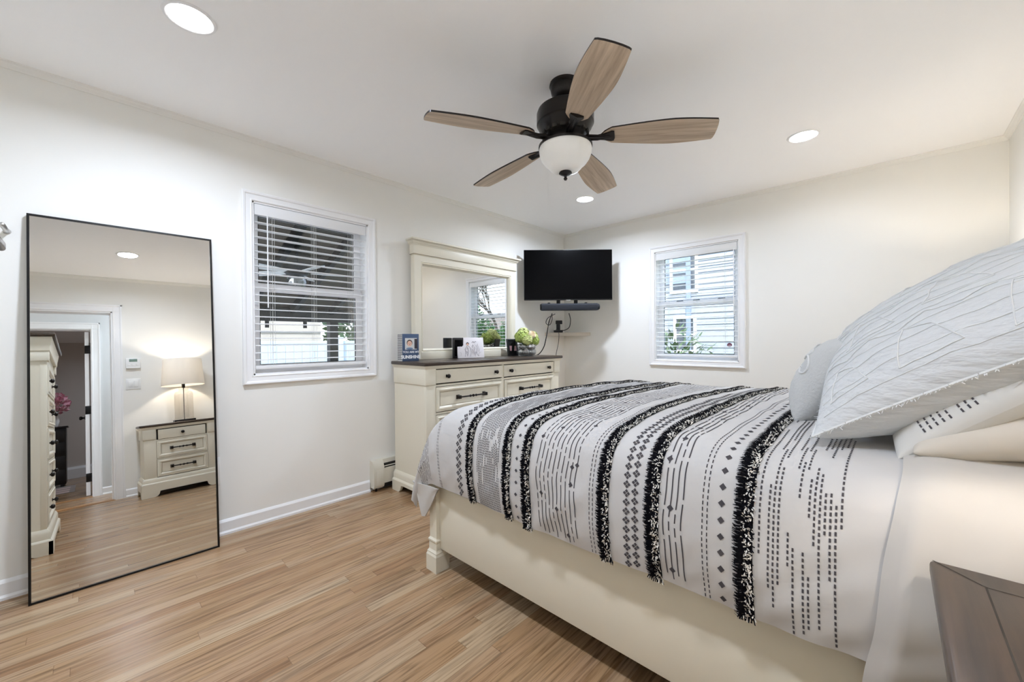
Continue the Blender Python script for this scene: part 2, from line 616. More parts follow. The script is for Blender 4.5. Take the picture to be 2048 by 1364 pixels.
# hall and the room across it (seen in the floor mirror)
HX = 4.25
mb = MB()
mb.box(HX, HX + 0.11, 0.05, 1.6, 0, H)
mb.box(HX, HX + 0.11, -2.6, -0.76, 0, H)
mb.box(HX, HX + 0.11, -0.76, 0.05, 2.0, H)
struct(mb, 'wall_hall', simple('hall_paint', rgb(214, 216, 216), 0.75, spec=0.2), 'grey-white hall wall across from the bedroom doorway', 'wall')
mb = MB().box(W + 0.12, HX, 1.5, 1.6, 0, H)
struct(mb, 'wall_hall_end', M['wall'], 'end wall of the hall', 'wall')
mb = MB().box(W + 0.12, HX, -2.6, -2.5, 0, H)
struct(mb, 'wall_hall_start', M['wall'], 'other end wall of the hall', 'wall')
roomp = simple('greige_paint', rgb(206, 198, 190), 0.75, spec=0.2)
mb = MB().box(X2 - 0.1, X2, -2.5, 1.5, 0, H)
struct(mb, 'wall_far', roomp, 'beige end wall of the room across the hall', 'wall')
mb = MB().box(HX + 0.11, X2, 1.5, 1.6, 0, H)
struct(mb, 'wall_far_left', roomp, 'left wall of the room across the hall', 'wall')
mb = MB().box(HX + 0.11, X2, -2.6, -2.5, 0, H)
struct(mb, 'wall_far_right', roomp, 'right wall of the room across the hall', 'wall')


# crown and base mouldings
def run_profile(name, prof, p0, p1, inward, label, cat='trim', mat=None):
    """prof (distance from wall, z); p0 -> p1 along the wall; inward unit vector"""
    mb = MB()
    p0 = Vector((p0[0], p0[1], 0)); p1 = Vector((p1[0], p1[1], 0)); inn = Vector((inward[0], inward[1], 0))
    L = (p1 - p0)
    mb.prism(prof, 0, 1, lambda d, z, a: tuple(p0 + L * a + inn * d + Vector((0, 0, z))))
    return struct(mb, name, mat or M['trim'], label, cat, smooth=0)


crown = [(0, H), (0.028, H), (0.028, H - 0.006), (0.021, H - 0.010), (0.017, H - 0.017), (0.010, H - 0.024), (0.006, H - 0.03), (0, H - 0.03)]
run_profile('trim_1', crown, (0, YR), (0, D), (1, 0), 'thin ceiling moulding along the window and dresser wall', mat=M['wall'])
run_profile('trim_2', crown, (0, D), (W, D), (0, -1), 'thin ceiling moulding along the far wall', mat=M['wall'])
run_profile('trim_3', crown, (W, YR), (W, D), (-1, 0), 'thin ceiling moulding above the head of the bed', mat=M['wall'])
run_profile('trim_4', crown, (0, YR), (W, YR), (0, 1), 'thin ceiling moulding above the tall chest', mat=M['wall'])
base = [(0, 0), (0.022, 0), (0.022, 0.012), (0.014, 0.022), (0.014, 0.074), (0.009, 0.082), (0.004, 0.088), (0, 0.088)]
run_profile('baseboard_left', base, (0, YR), (0, 1.490), (1, 0), 'white baseboard below the patio window', 'baseboard')
run_profile('baseboard_back', base, (0.09, D), (W, D), (0, -1), 'white baseboard along the far wall', 'baseboard')
run_profile('baseboard_right', base, (W, 0.285), (W, D), (-1, 0), 'white baseboard at the head of the bed', 'baseboard')
run_profile('baseboard_rear', base, (0, YR), (W, YR), (0, 1), 'white baseboard behind the tall chest', 'baseboard')
run_profile('baseboard_hall', base, (HX, 0.122), (HX, 1.5), (-1, 0), 'white baseboard on the hall wall', 'baseboard')

# ------------------------------------------------------------------ windows
CASING = [(0.0, 0.006), (0.0, 0.018), (0.006, 0.022), (0.016, 0.020), (0.022, 0.014), (0.046, 0.012), (0.052, 0.015), (0.057, 0.012), (0.058, 0.0)]


def window(name, fn, a0, a1, b0, b1, oa0, oa1, ob0, ob1, label):
    """fn(a, b, h): a along the wall, b up, h into the room (negative = outwards)"""
    mb = MB()
    mb.rect_sweep(oa0, oa1, ob0, ob1, CASING, fn)
    # jamb lining
    t = 0.012
    for q in ((a0 - 0.002, a0 + t, b0, b1), (a1 - t, a1 + 0.002, b0, b1), (a0, a1, b1 - t, b1 + 0.002), (a0, a1, b0 - 0.002, b0 + t)):
        p = [fn(q[0], q[2], -0.145), fn(q[1], q[3], 0.003)]
        mb.box(p[0][0], p[1][0], p[0][1], p[1][1], p[0][2], p[1][2])
    w = struct(mb, name, M['trim'], label, 'window', smooth=0)
    mid = (b0 + b1) / 2 + 0.02
    for nm, z0, z1, h0, h1 in (('upper_sash', mid - 0.02, b1 - 0.012, -0.130, -0.105), ('lower_sash', b0 + 0.012, mid + 0.02, -0.103, -0.078)):
        s = MB()
        st = 0.052
        lo = 0.06 if nm == 'lower_sash' else 0.038
        hi = 0.038 if nm == 'lower_sash' else 0.05
        s.rect_sweep(a0 + 0.012, a1 - 0.012, z0, z1, [(0, h1), (st - 0.008, h1), (st, h1 - 0.008)], fn, back=h0)
        sash = s.obj(nm, M['vinyl'], w, smooth=0)
        g = MB()
        hm = (h0 + h1) / 2
        pa, pb = fn(a0 + 0.05, z0 + 0.045, hm - 0.002), fn(a1 - 0.05, z1 - 0.045, hm + 0.002)
        g.box(pa[0], pb[0], pa[1], pb[1], pa[2], pb[2])
        g.obj('pane', M['pane'], sash, smooth=0)
        # dark glazing gasket
        gk = MB()
        gk.rect_sweep(a0 + 0.012 + st - 0.003, a1 - 0.012 - st + 0.003, z0 + st - 0.003, z1 - st + 0.003, [(0, hm + 0.006), (0.005, hm + 0.006)], fn, back=hm)
        gk.obj('gasket', M['gap'], sash, smooth=0)
    return w


fL = lambda a, b, h: (h, a, b)
fB = lambda a, b, h: (a, D - h, b)
win1 = window('window_1', fL, LY0, LY1, LZ0, LZ1, 0.666, 1.550, 0.889, 2.105, 'white cased sash window onto the dark patio')
win2 = window('window_2', fB, BX0, BX1, BZ0, BZ1, 1.093, 1.984, 0.889, 2.105, 'white cased sash window onto the pale neighbour house')
# sash locks on the back window
for k, a in enumerate((1.37, 1.53, 1.76)):
    s = MB().lathe([(0.0, 0.012), (0.02, 0.010), (0.03, 0.0)], 20, (a, D + 0.088, 1.537), sx=1.3, sy=0.5)
    s.obj('sash_lock', M['dark_pane'], win2)


def blind(name, fn, a0, a1, b0, b1, label, wand_at):
    ac = (a0 + a1) / 2
    p = fn(ac, b0, -0.03)
    root = thing(name, label, 'blind', p)
    f2 = lambda a, b, h: tuple(Vector(fn(a, b, h)) - Vector(p))

    def bx(mb, qa0, qa1, qb0, qb1, h0, h1, bev=0.0):
        c, d = f2(qa0, qb0, h0), f2(qa1, qb1, h1)
        return mb.box(c[0], d[0], c[1], d[1], c[2], d[2], bev)
    v = MB(); bx(v, a0 + 0.004, a1 - 0.004, b1 - 0.072, b1 - 0.004, -0.008, 0.004, 0.003)
    v.obj('valance', M['slat'], root)
    hr = MB(); bx(hr, a0 + 0.008, a1 - 0.008, b1 - 0.055, b1 - 0.006, -0.058, -0.012, 0.002)
    hr.obj('headrail', M['slat'], root)
    zt, zb = b1 - 0.095, b0 + 0.055
    n = int(round((zt - zb) / 0.0465))
    sl = MB()
    for i in range(n):
        z = zb + (zt - zb) * (i + 0.6) / n
        q = []
        for h, dz in ((-0.058, 0.001), (-0.045, 0.0035), (-0.033, 0.0042), (-0.021, 0.0035), (-0.008, 0.001)):
            q.append((h, z + dz))
        poly = q + [(h, zz - 0.003) for h, zz in reversed(q)]
        sl.prism(poly, a0 + 0.006, a1 - 0.006, lambda hh, zz, a: f2(a, zz, hh))
    sl.obj('slats', M['slat'], root, smooth=40)
    br = MB(); bx(br, a0 + 0.006, a1 - 0.006, zb - 0.030, zb - 0.008, -0.060, -0.006, 0.004)
    br.obj('bottom_rail', M['slat'], root)
    for fr in (0.15, 0.5, 0.85):
        a = a0 + (a1 - a0) * fr
        c = MB()
        for h in (-0.059, -0.007):
            for da in (-0.006, 0.006):
                c.tube([f2(a + da, zb - 0.01, h), f2(a + da, b1 - 0.03, h)], 0.0009, 5)
        c.obj('ladder_cord', M['cord'], root)
    wd = MB()
    aw = a0 + (a1 - a0) * wand_at
    wd.tube([f2(aw, b1 - 0.06, 0.004), f2(aw, b1 - 0.08, 0.008), f2(aw, b1 - 0.66, 0.008)], 0.004, 8)
    wd.obj('tilt_wand', M['slat'], root)
    return root


blind('window_blind', fL, LY0 + 0.012, LY1 - 0.012, LZ0 + 0.012, LZ1 - 0.012, 'white slatted blind, open, in the window beside the tall leaning mirror', 0.10)
blind('window_blind', fB, BX0 + 0.012, BX1 - 0.012, BZ0 + 0.012, BZ1 - 0.012, 'white slatted blind, open, in the window right of the television', 0.96)

# ------------------------------------------------------------------ doorway (in the mirror)
mb = MB()
cw = 0.078
fR = lambda a, b, h: (W - h, a, b)
prof = [(0, 0), (0, 0.019), (0.012, 0.019), (0.020, 0.014), (0.06, 0.012), (0.07, 0.015), (cw, 0.012), (cw, 0)]


def door_casing(mb, fn, y0, y1, zt, cwid):
    for q in ((y0 - cwid, y0), (y1, y1 + cwid)):
        s = 1 if q[0] >= y1 else -1
        out = q[1] if s > 0 else q[0]
        mb.prism([(out - s * o, h) for o, h in prof], 0, zt + cwid, lambda a, h, z: fn(a, z, h))
    mb.prism([(zt + cwid - o, h) for o, h in prof], y0 - cwid, y1 + cwid, lambda z, h, a: fn(a, z, h))


door_casing(mb, fR, DY0, DY1, DZ, cw)
mb.box(W - 0.003, W + 0.123, DY1 - 0.012, DY1 + 0.002, 0.006, DZ)
mb.box(W - 0.003, W + 0.123, DY0 - 0.002, DY0 + 0.012, 0.006, DZ)
mb.box(W - 0.003, W + 0.123, DY0, DY1, DZ - 0.012, DZ + 0.002)
mb.box(W + 0.05, W + 0.085, DY1 - 0.022, DY1 - 0.011, 0.006, DZ - 0.012)
struct(mb, 'door_1', M['trim'], 'white cased bedroom doorway without its door shut', 'door', smooth=0)
mb = MB().box(W - 0.005, W + 0.125, DY0, DY1, 0.0, 0.006)
struct(mb, 'trim_5', M['threshold'], 'oak threshold strip in the bedroom doorway', 'threshold')
mb = MB().box(HX - 0.005, HX + 0.115, -0.76, 0.05, 0.0, 0.006)
struct(mb, 'trim_6', M['threshold'], 'oak threshold strip in the doorway across the hall', 'threshold')
mb = MB()
fH = lambda a, b, h: (HX - h, a, b)
door_casing(mb, fH, -0.76, 0.05, 2.0, 0.07)
mb.box(HX - 0.003, HX + 0.113, 0.038, 0.052, 0.006, 2.0)
mb.box(HX - 0.003, HX + 0.113, -0.762, -0.748, 0.006, 2.0)
mb.box(HX - 0.003, HX + 0.113, -0.75, 0.04, 1.988, 2.002)
d2 = struct(mb, 'door_2', M['trim'], 'white doorway across the hall with its door swung open', 'door', smooth=0)
sl = MB().box(HX + 0.115, HX + 0.86, -0.012, 0.024, 0.012, 1.98, 0.002)
slab = sl.obj('door_slab', M['trim'], d2)
for z in (0.22, 1.02, 1.76):
    h_ = MB().box(HX + 0.108, HX + 0.1165, -0.012, 0.036, z - 0.05, z + 0.05, 0.002)
    h_.tube([(HX + 0.112, 0.037, z - 0.05), (HX + 0.112, 0.037, z + 0.05)], 0.007, 10)
    h_.obj('hinge', M['black_metal'], slab)
kn = MB().lathe([(0.0, 0.06), (0.02, 0.055), (0.026, 0.04), (0.012, 0.025), (0.01, 0.01), (0.026, 0.006), (0.026, 0)], 20, M4=Matrix.Translation((HX + 0.79, -0.012, 0.95)) @ Matrix.Rotation(pi / 2, 4, 'X'))
kn.obj('door_knob', M['black_metal'], slab)

# thermostat and light switch on the right wall
t = thing('thermostat', 'white wall thermostat with a grey display above the light switch', 'thermostat', (W, 0.366, 1.46))
MB().box(-0.024, 0, -0.062, 0.062, -0.048, 0.06, 0.004).obj('body', M['plate'], t)
MB().box(-0.0255, -0.02, -0.034, 0.034, 0.018, 0.05, 0.001).obj('display', M['lcd'], t)
for k in (-1, 0, 1):
    MB().box(-0.0265, -0.02, k * 0.036 - 0.012, k * 0.036 + 0.012, -0.026, -0.008, 0.002).obj('button', M['plate'], t)
MB().box(-0.03, 0, -0.058, 0.058, -0.056, -0.046, 0.002).obj('flap', M['plate'], t)
t = thing('light_switch', 'white two gang rocker light switch beside the doorway', 'light switch', (W, 0.364, 1.228))
MB().box(-0.007, 0, -0.062, 0.062, -0.06, 0.06, 0.003).obj('face_plate', M['plate'], t)
for k in (-1, 1):
    MB().box(-0.012, -0.004, k * 0.024 - 0.0165, k * 0.024 + 0.0165, -0.034, 0.034, 0.002).obj('rocker', M['plate'], t)

# wall plate partly hidden behind the floor mirror, wall peg at the left edge
t = thing('wall_outlet', 'white outlet plate on the wall partly behind the leaning mirror', 'outlet', (0.0, 0.50, 0.385))
MB().box(0, 0.006, -0.045, 0.045, -0.085, 0.085, 0.003).obj('face_plate', M['plate'], t)
for k in (-1, 1):
    MB().box(0.004, 0.009, -0.017, 0.017, k * 0.036 - 0.014, k * 0.036 + 0.014, 0.004).obj('socket', M['plate'], t)
t = thing('wall_peg', 'brushed metal peg at the left edge above the leaning mirror', 'peg', (0.0, -0.243, 1.668))
rx = Matrix.Rotation(pi / 2, 4, 'Y')
MB().lathe([(0, 0.006), (0.0115, 0.006), (0.013, 0.0)], 24, M4=rx).obj('rosette', M['nickel'], t)
MB().lathe([(0.0095, 0.0), (0.0095, 0.16), (0.007, 0.166), (0, 0.168)], 24, M4=rx).obj('rod', M['nickel'], t)

# baseboard heater
t = thing('baseboard_heater', 'cream hot water baseboard heater behind the dresser', 'heater', (0.0, 1.495, 0.0))
hp = [(0.0, 0.03), (0.058, 0.03), (0.066, 0.05), (0.066, 0.175), (0.054, 0.215), (0.035, 0.236), (0.0, 0.236)]
MB().prism([(a, z) for a, z in hp], 0.0, 0.085, lambda a, z, y: (a + 0.003 * (a > 0), y, z)).obj('end_cap', M['heater'], t)
MB().box(0.05, 0.071, 0.018, 0.075, 0.045, 0.165, 0.003).obj('access_panel', M['heater'], t)
MB().prism([(0.0, 0.055), (0.06, 0.055), (0.062, 0.17), (0.0, 0.172)], 0.085, 2.5, lambda a, z, y: (a, y, z)).obj('front_cover', M['heater'], t)
MB().prism([(0.0, 0.196), (0.04, 0.204), (0.036, 0.236), (0.0, 0.236)], 0.085, 2.5, lambda a, z, y: (a, y, z)).obj('top_cover', M['heater'], t)
MB().box(0.0, 0.05, 0.085, 2.49, 0.02, 0.20).obj('fin_element', M['gap'], t)
MB().prism([(0.02, 0.182), (0.056, 0.182), (0.054, 0.187), (0.02, 0.187)], 0.085, 2.5, lambda a, z, y: (a, y, z)).obj('damper', M['heater'], t)
MB().tube([(0.04, 0.03, 0.0), (0.04, 0.03, 0.04)], 0.008, 10).obj('pipe', M['bronze'], t)


# ------------------------------------------------------------------ hardware shared by the case furniture (front faces local -Y)
def knob_mesh():
    k = MB()
    R = Matrix.Rotation(pi / 2, 4, 'X')
    k.lathe([(0.0, 0.034), (0.008, 0.033), (0.0145, 0.028), (0.016, 0.022), (0.0125, 0.015), (0.006, 0.012), (0.0055, 0.004), (0.010, 0.003), (0.010, 0.0)], 20, M4=R)
    k.box(-0.011, 0.011, -0.0035, 0, -0.011, 0.011, 0.001)
    return k


def pull_mesh(L):
    k = MB()
    h = L / 2
    for s in (-1, 1):
        k.box(s * h - 0.012, s * h + 0.012, -0.036, 0, -0.013, 0.013, 0.003)
        k.box(s * h - 0.015, s * h + 0.015, -0.005, 0, -0.016, 0.016, 0.001)
    k.tube([(-h, -0.028, 0), (h, -0.028, 0)], 0.0062, 10)
    for q, r in ((-0.03, 0.010), (0, 0.0115), (0.03, 0.010)):
        k.lathe([(0, -0.008), (r * 0.8, -0.006), (r, 0), (r * 0.8, 0.006), (0, 0.008)], 14, M4=Matrix.Translation((q, -0.028, 0)) @ Matrix.Rotation(pi / 2, 4, 'Y'))
    return k


def flat_drawer(root, x0, x1, z0, z1, y, knobs, lab=None):
    d = MB().box(x0 + 0.002, x1 - 0.002, y - 0.006, y + 0.02, z0 + 0.002, z1 - 0.002, 0.0025)
    o = d.obj('drawer', M['cream'], root)
    for kx in knobs:
        knob_mesh().obj('knob', M['bronze'], o, loc=(kx, y - 0.006, (z0 + z1) / 2))
    return o


def panel_drawer(root, x0, x1, z0, z1, y, pull=None, knobs=()):
    d = MB()
    x0 += 0.002; x1 -= 0.002; z0 += 0.002; z1 -= 0.002
    fn = lambda a, b, h: (a, y - h, b)
    d.rect_sweep(x0, x1, z0, z1, [(0, 0.006), (0.012, 0.006), (0.016, 0.010), (0.026, 0.009), (0.036, -0.002), (0.04, -0.004)], fn, back=-0.02)
    d.box(x0 + 0.02, x1 - 0.02, y + 0.003, y + 0.018, z0 + 0.02, z1 - 0.02)
    o = d.obj('drawer', M['cream'], root, smooth=25)
    g = MB()
    g.rect_sweep(x0 + 0.0385, x1 - 0.0385, z0 + 0.0385, z1 - 0.0385, [(0, -0.0018), (0.0025, -0.0018)], fn, back=-0.006)
    g.obj('glaze_line', M['cream_dark'], o, smooth=0)
    zc = (z0 + z1) / 2
    if pull:
        pull_mesh(pull).obj('pull_handle', M['bronze'], o, loc=((x0 + x1) / 2, y + 0.003, zc))
    for kx in knobs:
        knob_mesh().obj('knob', M['bronze'], o, loc=(kx, y + 0.003, zc))
    return o


def sweep_u(mb, x0, x1, yf, yb, prof, m=0):
    """moulding round front and both sides; prof: (outset, z)"""
    k = len(prof)
    vs, fs = [], []
    for c in range(4):
        for o, z in prof:
            x = (x0 - o) if c in (0, 1) else (x1 + o)
            y = yb if c in (0, 3) else (yf - o)
            vs.append((x, y, z))
    for c in range(3):
        for q in range(k - 1):
            fs.append((c * k + q, c * k + q + 1, (c + 1) * k + q + 1, (c + 1) * k + q))
    fs.append(tuple(range(k)))
    fs.append(tuple(3 * k + q for q in range(k)))
    # top and bottom
    fs.append((0, k, 2 * k, 3 * k))
    fs.append((k - 1, 2 * k - 1, 3 * k - 1, 4 * k - 1))
    mb.add(vs, fs, m)


def bracket_base(mb, x0, x1, yf, yb, z1, foot=0.13, arch=0.05, t=0.02):
    """plinth with shaped bracket feet on the front and the sides"""
    def arch_poly(a0, a1, foot):
        pts = [(a0, 0), (a0, z1), (a1, z1), (a1, 0), (a1 - foot, 0)]
        for i in range(1, 7):
            an = pi / 2 * i / 6
            pts.append((a1 - foot - arch * 0.9 * sin(an), arch * (1 - cos(an))))
        pts.append((a1 - foot - arch * 0.9 - 0.012, arch + 0.006))
        pts.append((a0 + foot + arch * 0.9 + 0.012, arch + 0.006))
        for i in range(6, 0, -1):
            an = pi / 2 * i / 6
            pts.append((a0 + foot + arch * 0.9 * sin(an), arch * (1 - cos(an))))
        pts.append((a0 + foot, 0))
        return pts
    mb.prism(arch_poly(x0, x1, foot), yf, yf + t, lambda a, z, y: (a, y, z))
    sf = min(foot * 0.55, (yb - yf) * 0.22)
    for xx in (x0, x1 - t):
        mb.prism(arch_poly(yf + 0.001, yb, sf), xx, xx + t, lambda a, z, x: (x, a, z))


def case_carcass(root, w, d, h, zt, zstep, zb1, zb0, pil, corn=0.03, top_over=0.025, foot=0.13, crown=False):
    """w body width, d depth, front at y=-d; returns the front plane y"""
    x0, x1 = -w / 2, w / 2
    yf, yb = -d, 0.0
    # body
    b = MB()
    b.box(x0, x1, yf + 0.022, yb, zb1 - 0.01, zt - 0.002)           # box
    b.box(x0 - 0.001, x0 + pil, yf, yf + 0.03, zb1 - 0.01, zt, 0.003)    # pilasters
    b.box(x1 - pil, x1 + 0.001, yf, yf + 0.03, zb1 - 0.01, zt, 0.003)
    b.obj('body', M['cream'], root)
    # frieze blocks above the pilasters and sides
    fz = MB()
    fz.box(x0 - 0.010, x0 + pil - 0.004, yf - 0.010, yb, zstep, zt + 0.001, 0.003)
    fz.obj('corner_block', M['cream'], root)
    fz = MB()
    fz.box(x1 - pil + 0.004, x1 + 0.010, yf - 0.010, yb, zstep, zt + 0.001, 0.003)
    fz.obj('corner_block', M['cream'], root)
    gl = MB()
    sweep_u(gl, x0, x1, yf, yb, [(0.0005, zstep - 0.003), (0.0012, zstep - 0.003), (0.0012, zstep + 0.0005), (0.0005, zstep + 0.0005)])
    # cornice
    c = MB()
    sweep_u(c, x0 - 0.010, x1 + 0.010, yf - 0.010, yb, [(-0.02, zt - 0.001), (0.0, zt - 0.001), (0.004, zt + 0.004), (0.006, zt + corn * 0.4), (0.012, zt + corn * 0.8), (0.014, zt + corn), (-0.02, zt + corn)])
    c.obj('cornice', M['cream'], root)
    # base mouldings
    m2 = MB()
    sweep_u(m2, x0, x1, yf, yb, [(-0.02, zb0), (0.016, zb0), (0.016, zb0 + (zb1 - zb0) * 0.6), (0.011, zb0 + (zb1 - zb0) * 0.8), (0.004, zb1), (-0.02, zb1)])
    m2.obj('base_moulding', M['cream'], root)
    pl = MB()
    bracket_base(pl, x0 - 0.028, x1 + 0.028, yf - 0.028, yb, zb0 - 0.012, foot)
    sweep_u(pl, x0 - 0.028, x1 + 0.028, yf - 0.028, yb, [(-0.03, zb0 - 0.012), (0, zb0 - 0.012), (-0.004, zb0 - 0.004), (-0.011, zb0 + 0.001), (-0.03, zb0 + 0.001)])
    pl.obj('plinth', M['cream'], root)
    MB().box(x0 + 0.01, x1 - 0.01, yf + 0.02, yb - 0.01, 0.062, zb1).obj('inner_floor', M['gap'], root)
    # top slab
    t = MB()
    t.box(x0 - 0.01 - top_over, x1 + 0.01 + top_over, yf - 0.01 - top_over, yb, zt + corn, h, 0.007, seg=3)
    t.obj('top', M['dark_wood'], root)
    return yf


# ------------------------------------------------------------------ dresser (against the left wall, faces +x)
DZT = 1.002
dresser = thing('dresser', 'wide cream dresser with dark wood top and black pulls', 'dresser', (0.085, 2.45, 0), pi / 2)
yf = case_carcass(dresser, 1.57, 0.425, DZT, 0.952, 0.836, 0.150, 0.092, 0.085, corn=0.024, top_over=0.022, foot=0.14)
fr = MB()
xl, xr, xm = -0.70, 0.70, 0.0
# face frame strips between drawers
for z in (0.827, 0.6215, 0.417, 0.2125):
    fr.box(xl, xr, yf + 0.004, yf + 0.03, z - 0.007, z + 0.007)
fr.box(xm - 0.012, xm + 0.012, yf + 0.005, yf + 0.03, 0.15, 0.952)
fr.box(xl, xr, yf + 0.018, yf + 0.03, 0.15, 0.952, m=1)
fr.obj('face_frame', [M['cream'], M['gap']], dresser)
flat_drawer(dresser, xl, xm - 0.006, 0.842, 0.945, yf + 0.003, (-0.60, -0.095))
flat_drawer(dresser, xm + 0.006, xr, 0.842, 0.945, yf + 0.003, (0.085, 0.615))
for z0, z1 in ((0.634, 0.817), (0.430, 0.612), (0.225, 0.407)):
    panel_drawer(dresser, xl, xm - 0.014, z0, z1, yf + 0.003, pull=0.27)
    panel_drawer(dresser, xm + 0.014, xr, z0, z1, yf + 0.003, pull=0.27)

# dresser mirror (stands on the dresser)
dm = thing('dresser_mirror', 'cream framed landscape mirror with crown standing on the dresser', 'mirror', (0.045, 2.4475, DZT))
f = lambda a, b, h: (h, a, b)
y0, y1 = -0.6025, 0.6025
b = MB()
b.rect_sweep(y0, y1, 0.0, 0.872, [(0, 0.052), (0.003, 0.055), (0.062, 0.055), (0.066, 0.050), (0.070, 0.050), (0.074, 0.054), (0.080, 0.048), (0.088, 0.032), (0.090, 0.028)], f, back=0.0)
b.box(0.0, 0.057, y0 + 0.06, y1 - 0.06, 0.0, 0.062, 0.002)
for s in (-1, 1):
    q = [(s * 0.6025, 0.0), (s * 0.6025, 0.10), (s * 0.607, 0.07), (s * 0.622, 0.035), (s * 0.626, 0.012), (s * 0.626, 0.0)]
    b.prism(q, 0.008, 0.052, lambda a, z, x: (x, a, z))
b.obj('frame', M['cream'], dm, smooth=25)
# the inner opening is lower at the top: frieze + crown
fz = MB()
fz.box(0.0, 0.064, y0 - 0.012, y1 + 0.012, 0.868, 0.948, 0.002)
fz.box(0.0, 0.058, y0 - 0.005, y1 + 0.005, 0.858, 0.869, 0.003)
fz.obj('frieze', M['cream'], dm)
gl_ = MB()
gl_.box(0.0, 0.0652, y0 - 0.0128, y1 + 0.0128, 0.8665, 0.8685)
gl_.obj('glaze_line', M['cream_dark'], dm, smooth=0)
cr = MB()
Rz = Matrix.Rotation(0, 4, 'Z')
k = [(0.0, 0.946), (0.004, 0.946), (0.006, 0.952), (0.014, 0.957), (0.018, 0.966), (0.028, 0.974), (0.036, 0.977), (0.036, 0.988), (0.030, 0.992), (0.0, 0.992)]
tmp = MB()
sweep_u(tmp, y0 - 0.012, y1 + 0.012, -0.064, 0.0, k)
cr.add([(-p[1], p[0], p[2]) for p in tmp.v], tmp.f)
cr.box(0.0, 0.063, y0 - 0.01, y1 + 0.01, 0.946, 0.991)
cr.obj('crown', M['cream'], dm, smooth=30)
MB().box(0.018, 0.027, y0 + 0.08, y1 - 0.08, 0.08, 0.80).obj('mirror_glass', M['mirror'], dm, smooth=0)

# ------------------------------------------------------------------ things on the dresser
TOPZ = DZT + 0.0005


def text_part(s, size, mat, parent, loc, rot, name='lettering', extr=0.0006, bold=0.0):
    cu = bpy.data.curves.new(name, 'FONT')
    cu.body = s
    cu.size = size
    cu.extrude = extr
    cu.offset = bold
    cu.align_x = 'CENTER'
    cu.align_y = 'CENTER'
    tmpo = bpy.data.objects.new('tmp', cu)
    COL.objects.link(tmpo)
    bpy.context.view_layer.update()
    dg = bpy.context.evaluated_depsgraph_get()
    me = bpy.data.meshes.new_from_object(tmpo.evaluated_get(dg))
    bpy.data.objects.remove(tmpo)
    me.name = name
    me.materials.clear()
    me.materials.append(mat)
    o = bpy.data.objects.new(name, me)
    COL.objects.link(o)
    o.parent = parent
    o.location = loc
    o.rotation_euler = rot
    return o


# photo block, front faces local -Y; local x right
pb = thing('photo_block', 'navy wooden photo block reading YOU ARE MY SUNSHINE on the dresser', 'photo block', (0.205, 1.715, TOPZ), radians(82))
bw, bh, bd = 0.136, 0.208, 0.088
MB().box(-bw / 2, bw / 2, -bd / 2, bd / 2, 0, bh, 0.002).obj('block', M['navy'], pb)
MB().box(-0.046, 0.050, -bd / 2 - 0.0015, -bd / 2 + 0.001, 0.088, 0.176, 0.0).obj('picture', M['photo_bg'], pb)
hd = MB()
RX = Matrix.Rotation(pi / 2, 4, 'X')


def disc(mb, cx, cz, r, y, m=0, sx=1.0, sz=1.0, n=24, th=0.0008):
    vs = [(cx + r * sx * cos(2 * pi * i / n), y, cz + r * sz * sin(2 * pi * i / n)) for i in range(n)]
    vs += [(p[0], y + th, p[2]) for p in vs]
    fs = [tuple(range(n)), tuple(range(2 * n - 1, n - 1, -1))] + [(i, (i + 1) % n, n + (i + 1) % n, n + i) for i in range(n)]
    mb.add(vs, fs, m)


yy = -bd / 2 - 0.0024
disc(hd, -0.010, 0.140, 0.023, yy + 0.0003, 1, 1.0, 1.05)
disc(hd, -0.010, 0.134, 0.0185, yy - 0.0004, 0, 1.0, 1.1)
disc(hd, -0.010, 0.096, 0.028, yy - 0.0002, 2, 1.0, 0.30)
disc(hd, -0.016, 0.137, 0.0022, yy - 0.0012, 1)
disc(hd, -0.004, 0.137, 0.0022, yy - 0.0012, 1)
disc(hd, -0.010, 0.126, 0.004, yy - 0.0012, 3, 1.2, 0.45)
hd.obj('portrait', [M['skin'], M['hair'], M['photo_cloth'], M['red']], pb, smooth=0)
MB().box(0.030, 0.054, yy - 0.001, yy + 0.001, 0.094, 0.170).obj('dark_strip', M['ink_dark'], pb, smooth=0)
text_part('YOU ARE MY', 0.0225, M['white_paint'], pb, (0.002, -bd / 2 - 0.0006, 0.069), (pi / 2, 0, 0), bold=0.0004)
text_part('SUNSHINE', 0.0335, M['white_paint'], pb, (0.001, -bd / 2 - 0.0006, 0.031), (pi / 2, 0, 0), bold=0.0014)
# chevron side (local -X side)
ch = MB()
for r in range(15):
    z = 0.008 + r * 0.0132
    for c in range(5):
        yc = -bd / 2 + 0.002 + c * (bd - 0.004) / 5
        wd = (bd - 0.004) / 5
        for (ya, yb2, za, zb2) in ((yc, yc + wd / 2, z, z + 0.007), (yc + wd / 2, yc + wd, z + 0.007, z)):
            ch.add([(-bw / 2 - 0.0006, ya, za), (-bw / 2 - 0.0006, yb2, zb2), (-bw / 2 - 0.0006, yb2, min(bh, zb2 + 0.0065)), (-bw / 2 - 0.0006, ya, min(bh, za + 0.0065))], [(0, 1, 2, 3)])
MB().box(-bw / 2 - 0.0004, -bw / 2 + 0.0005, -bd / 2 + 0.001, bd / 2 - 0.001, 0.001, bh - 0.001).obj('side_paper', M['photo_bg'], pb, smooth=0)
ch.obj('chevron_print', M['ink_dark'], pb, smooth=0)

